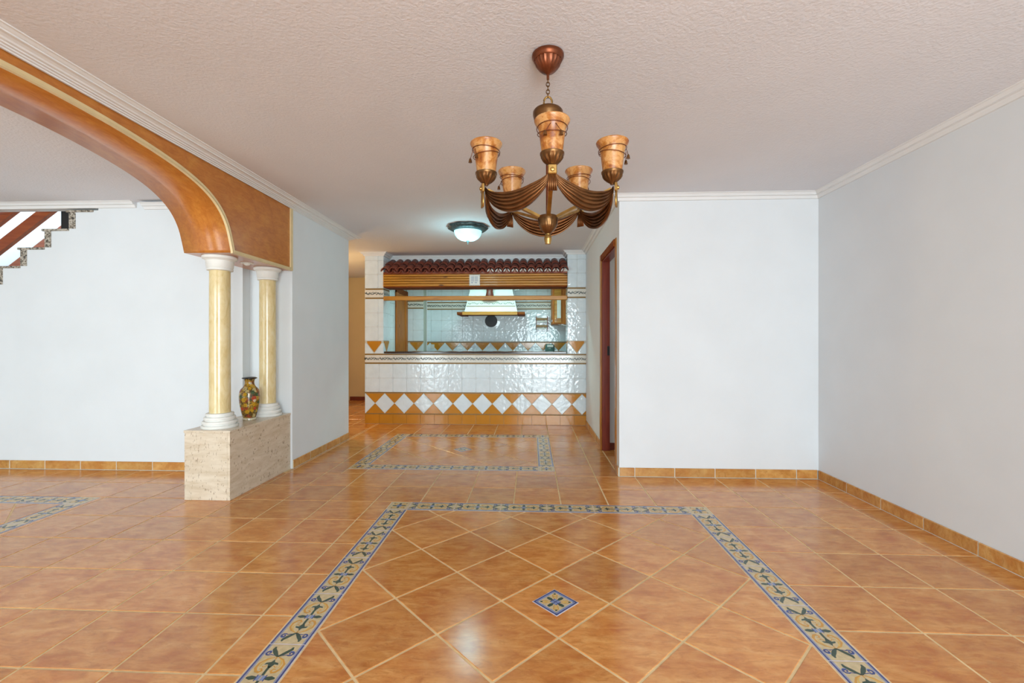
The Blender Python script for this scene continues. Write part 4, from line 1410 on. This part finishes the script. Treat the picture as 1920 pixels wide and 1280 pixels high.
lathe('urn', [(.018, zc(1.728)), (.040, zc(1.722)), (.045, zc(1.712)), (.043, zc(1.704)), (.044, zc(1.698)), (.040, zc(1.690)), (.041, zc(1.684)), (.036, zc(1.672)), (.027, zc(1.658)), (.016, zc(1.648)), (.010, zc(1.642))], M['bronze'], CH, 60, flute=20, famp=.025, frange=(zc(1.65), zc(1.69)))
lathe('finial', [(.009, zc(1.650)), (.012, zc(1.644)), (.011, zc(1.640)), (.015, zc(1.636)), (.017, zc(1.622)), (.015, zc(1.610)), (.013, zc(1.606)), (.013, zc(1.599)), (.0, zc(1.598))], M['gold'], CH, 20)
ZE = 1.822            # arm end level
def shade_profile():
    o = [(.039, 0), (.041, .012), (.045, .045), (.049, .075), (.052, .092), (.058, .106), (.066, .118), (.068, .124), (.066, .128)]
    return o + [(r - .005, z) for r, z in o[::-1]]
seg_sw = 22
def swag_mesh(A, B, n_f=5):
    """fabric-like metal swag between two arm ends A, B (local coordinates)"""
    vs, fs = [], []
    NV = n_f * 4
    out = ((A + B) / 2); out.z = 0; out.normalize()
    for i in range(seg_sw + 1):
        u = i / seg_sw
        P = A.lerp(B, u)
        sagshape = 4 * u * (1 - u)
        sagshape = sagshape ** .72
        pin = min(1, math.sin(PI * u) * 1.25 + .08)
        for j in range(NV + 1):
            v = j / NV
            sag = (.058 + .066 * v) * sagshape
            half = .012 * (v - .5)
            bulge = .026 * math.sin(PI * (.15 + .7 * v)) * pin
            rip = .0092 * math.cos(2 * PI * n_f * v) * pin
            q = P + out * (bulge + rip) + Vector((0, 0, -sag - half - .006 + rip * .5))
            vs.append(tuple(q))
    N = NV + 1
    for i in range(seg_sw):
        for j in range(NV):
            a = i * N + j
            fs.append((a, a + 1, a + N + 1, a + N))
    return vs, fs
ends = []
ang0 = -PI / 2 + .02
for k in range(5):
    a = ang0 + k * 2 * PI / 5
    d = Vector((math.cos(a), math.sin(a), 0))
    ends.append(d * RA + Vector((0, 0, zc(ZE))))
for k in range(5):
    a = ang0 + k * 2 * PI / 5
    d = Vector((math.cos(a), math.sin(a), 0))
    t = Vector((-math.sin(a), math.cos(a), 0))
    E_ = ends[k]
    # arm bar from the urn
    p0 = d * .030 + Vector((0, 0, zc(1.712)))
    p1 = d * (RA - .004) + Vector((0, 0, zc(ZE - .012)))
    bm = bmesh.new()
    ax = (p1 - p0).normalized(); up_ = ax.cross(t)
    ring = []
    for p in (p0, p1):
        ring.append([bm.verts.new(p + t * sx * .0085 + up_ * sz * .006) for sx, sz in ((-1, -1), (1, -1), (1, 1), (-1, 1))])
    for i in range(4): bm.faces.new((ring[0][i], ring[0][(i + 1) % 4], ring[1][(i + 1) % 4], ring[1][i]))
    bm.faces.new(ring[0][::-1]); bm.faces.new(ring[1])
    bm_obj('arm', bm, M['gold'], CH)
    # cup
    cupz = E_.z + .006
    cup = lathe('cup', [(.008, 0), (.011, .006), (.022, .014), (.034, .026), (.040, .036), (.043, .044), (.046, .048), (.046, .054), (.038, .056)], M['bronze'], CH, 56, (E_.x, E_.y, cupz), flute=14, famp=.07, frange=(.013, .040))
    # shade
    sh = lathe('shade', shade_profile(), M['shade'], CH, 36, (E_.x, E_.y, cupz + .052))
    for (zz_, tilt) in ((.094, .10), (.074, -.16)):
        pts = []
        for i in range(24):
            b = 2 * PI * i / 24
            z = zz_ + tilt * .05 * math.cos(b - a)
            r = .0475 + (z - .045) * .14 + .004
            pts.append((r * math.cos(b), r * math.sin(b), z))
        tube('cord', pts, .0016, M['bronze_red'], sh, 5, True)
    tang = .95 * (0 if k == 0 else (1 if k < 3 else -1)) * (1 if k in (1, 2) else 1)
    kb = a + (0.0 if k == 0 else 0.25)
    for i, off in enumerate((-.16, .16)):
        b = kb + off
        r = .062
        pts = [((.0575 + .003 * q) * math.cos(b + .1 * q * off * 6), (.0575 + .003 * q) * math.sin(b + .1 * q * off * 6), .090 - .010 * q) for q in range(4)]
        tube('cord_end', pts, .0014, M['bronze_red'], sh, 5)
        lathe('cord_bell', [(.002, .008), (.005, .004), (.007, -.006), (.008, -.010), (0, -.010)], M['bronze'], sh, 10, (.0675 * math.cos(b + .3 * off * 6), .0675 * math.sin(b + .3 * off * 6), .054))
    # clip and tassel at the arm end
    fr = d * (RA + .016)
    rz = a + PI / 2
    cl = box('clip', (-.017, -.006, -.020), (.017, .006, .016), M['gold'], CH, .003, (fr.x, fr.y, zc(ZE - .004)), (0, 0, rz))
    lathe('clip_boss', [(.009, 0), (.007, .006), (0, .008)], M['gold'], cl, 14, (0, -.006, -.004), rot=(PI / 2, 0, 0))
    bm = bmesh.new()
    for i in range(5):
        x = (i - 2) * .0065
        add_tube(bm, [(x * .75, 0, 0), (x, 0, -.03), (x * 1.12, 0, -.064)], [.0035, .0042, .0040], 6)
    bm_obj('tassel', bm, M['swag_bronze'] if k in (0, 2, 3) else M['gold'], CH, True, (fr.x, fr.y, zc(ZE - .022)), (0, 0, rz))
    # swag to the next arm
    vs, fs = swag_mesh(E_ + d * .004, ends[(k + 1) % 5] + Vector((ends[(k + 1) % 5].x, ends[(k + 1) % 5].y, 0)).normalized() * .004)
    sw = mesh_obj('swag', vs, fs, M['swag_bronze'], CH, True)
    sm = sw.modifiers.new('thickness', 'SOLIDIFY'); sm.thickness = .002

# ================================================================== hall ceiling lamp
LM = thing('ceiling_lamp', 'lit white glass dome lamp with dark carved rim on the hall ceiling', 'lamp', (-.70, 4.90, CEIL))
bm = bmesh.new()
nseg = 64
prof_r = [(.150, -.001), (.215, -.004), (.218, -.020), (.185, -.045), (.155, -.058), (.148, -.050)]
vs = []
for (r, z) in prof_r:
    ringv = []
    for i in range(nseg):
        a = 2 * PI * i / nseg
        k = 1 + (.035 * math.cos(10 * a) if r > .18 else 0)
        ringv.append(bm.verts.new((r * k * math.cos(a), r * k * math.sin(a), z - (.010 * abs(math.sin(5 * a)) if r > .2 else 0) * (1 if z < -.01 else 0))))
    vs.append(ringv)
for A_, B_ in zip(vs[:-1], vs[1:]):
    for i in range(nseg):
        j = (i + 1) % nseg
        bm.faces.new((A_[i], A_[j], B_[j], B_[i]))
bm_obj('carved_rim', bm, M['lamp_rim'], LM, True)
lathe('glass_dome', [(.152, -.052), (.150, -.070), (.140, -.100), (.118, -.128), (.085, -.148), (.04, -.158), (0, -.160)], M['lamp_dome'], LM, 40)
lathe('finial', [(.022, -.156), (.018, -.164), (.008, -.172), (.005, -.190), (0, -.200)], M['lamp_rim'], LM, 16)
hp = bpy.data.lights.new('ceiling_lamp_glow', 'POINT'); hp.energy = 4.0; hp.color = (.45, .92, 1.0); hp.shadow_soft_size = .12
ho = bpy.data.objects.new('ceiling_lamp_glow', hp); COL.objects.link(ho); ho.location = (-.70, 4.90, CEIL - .26)
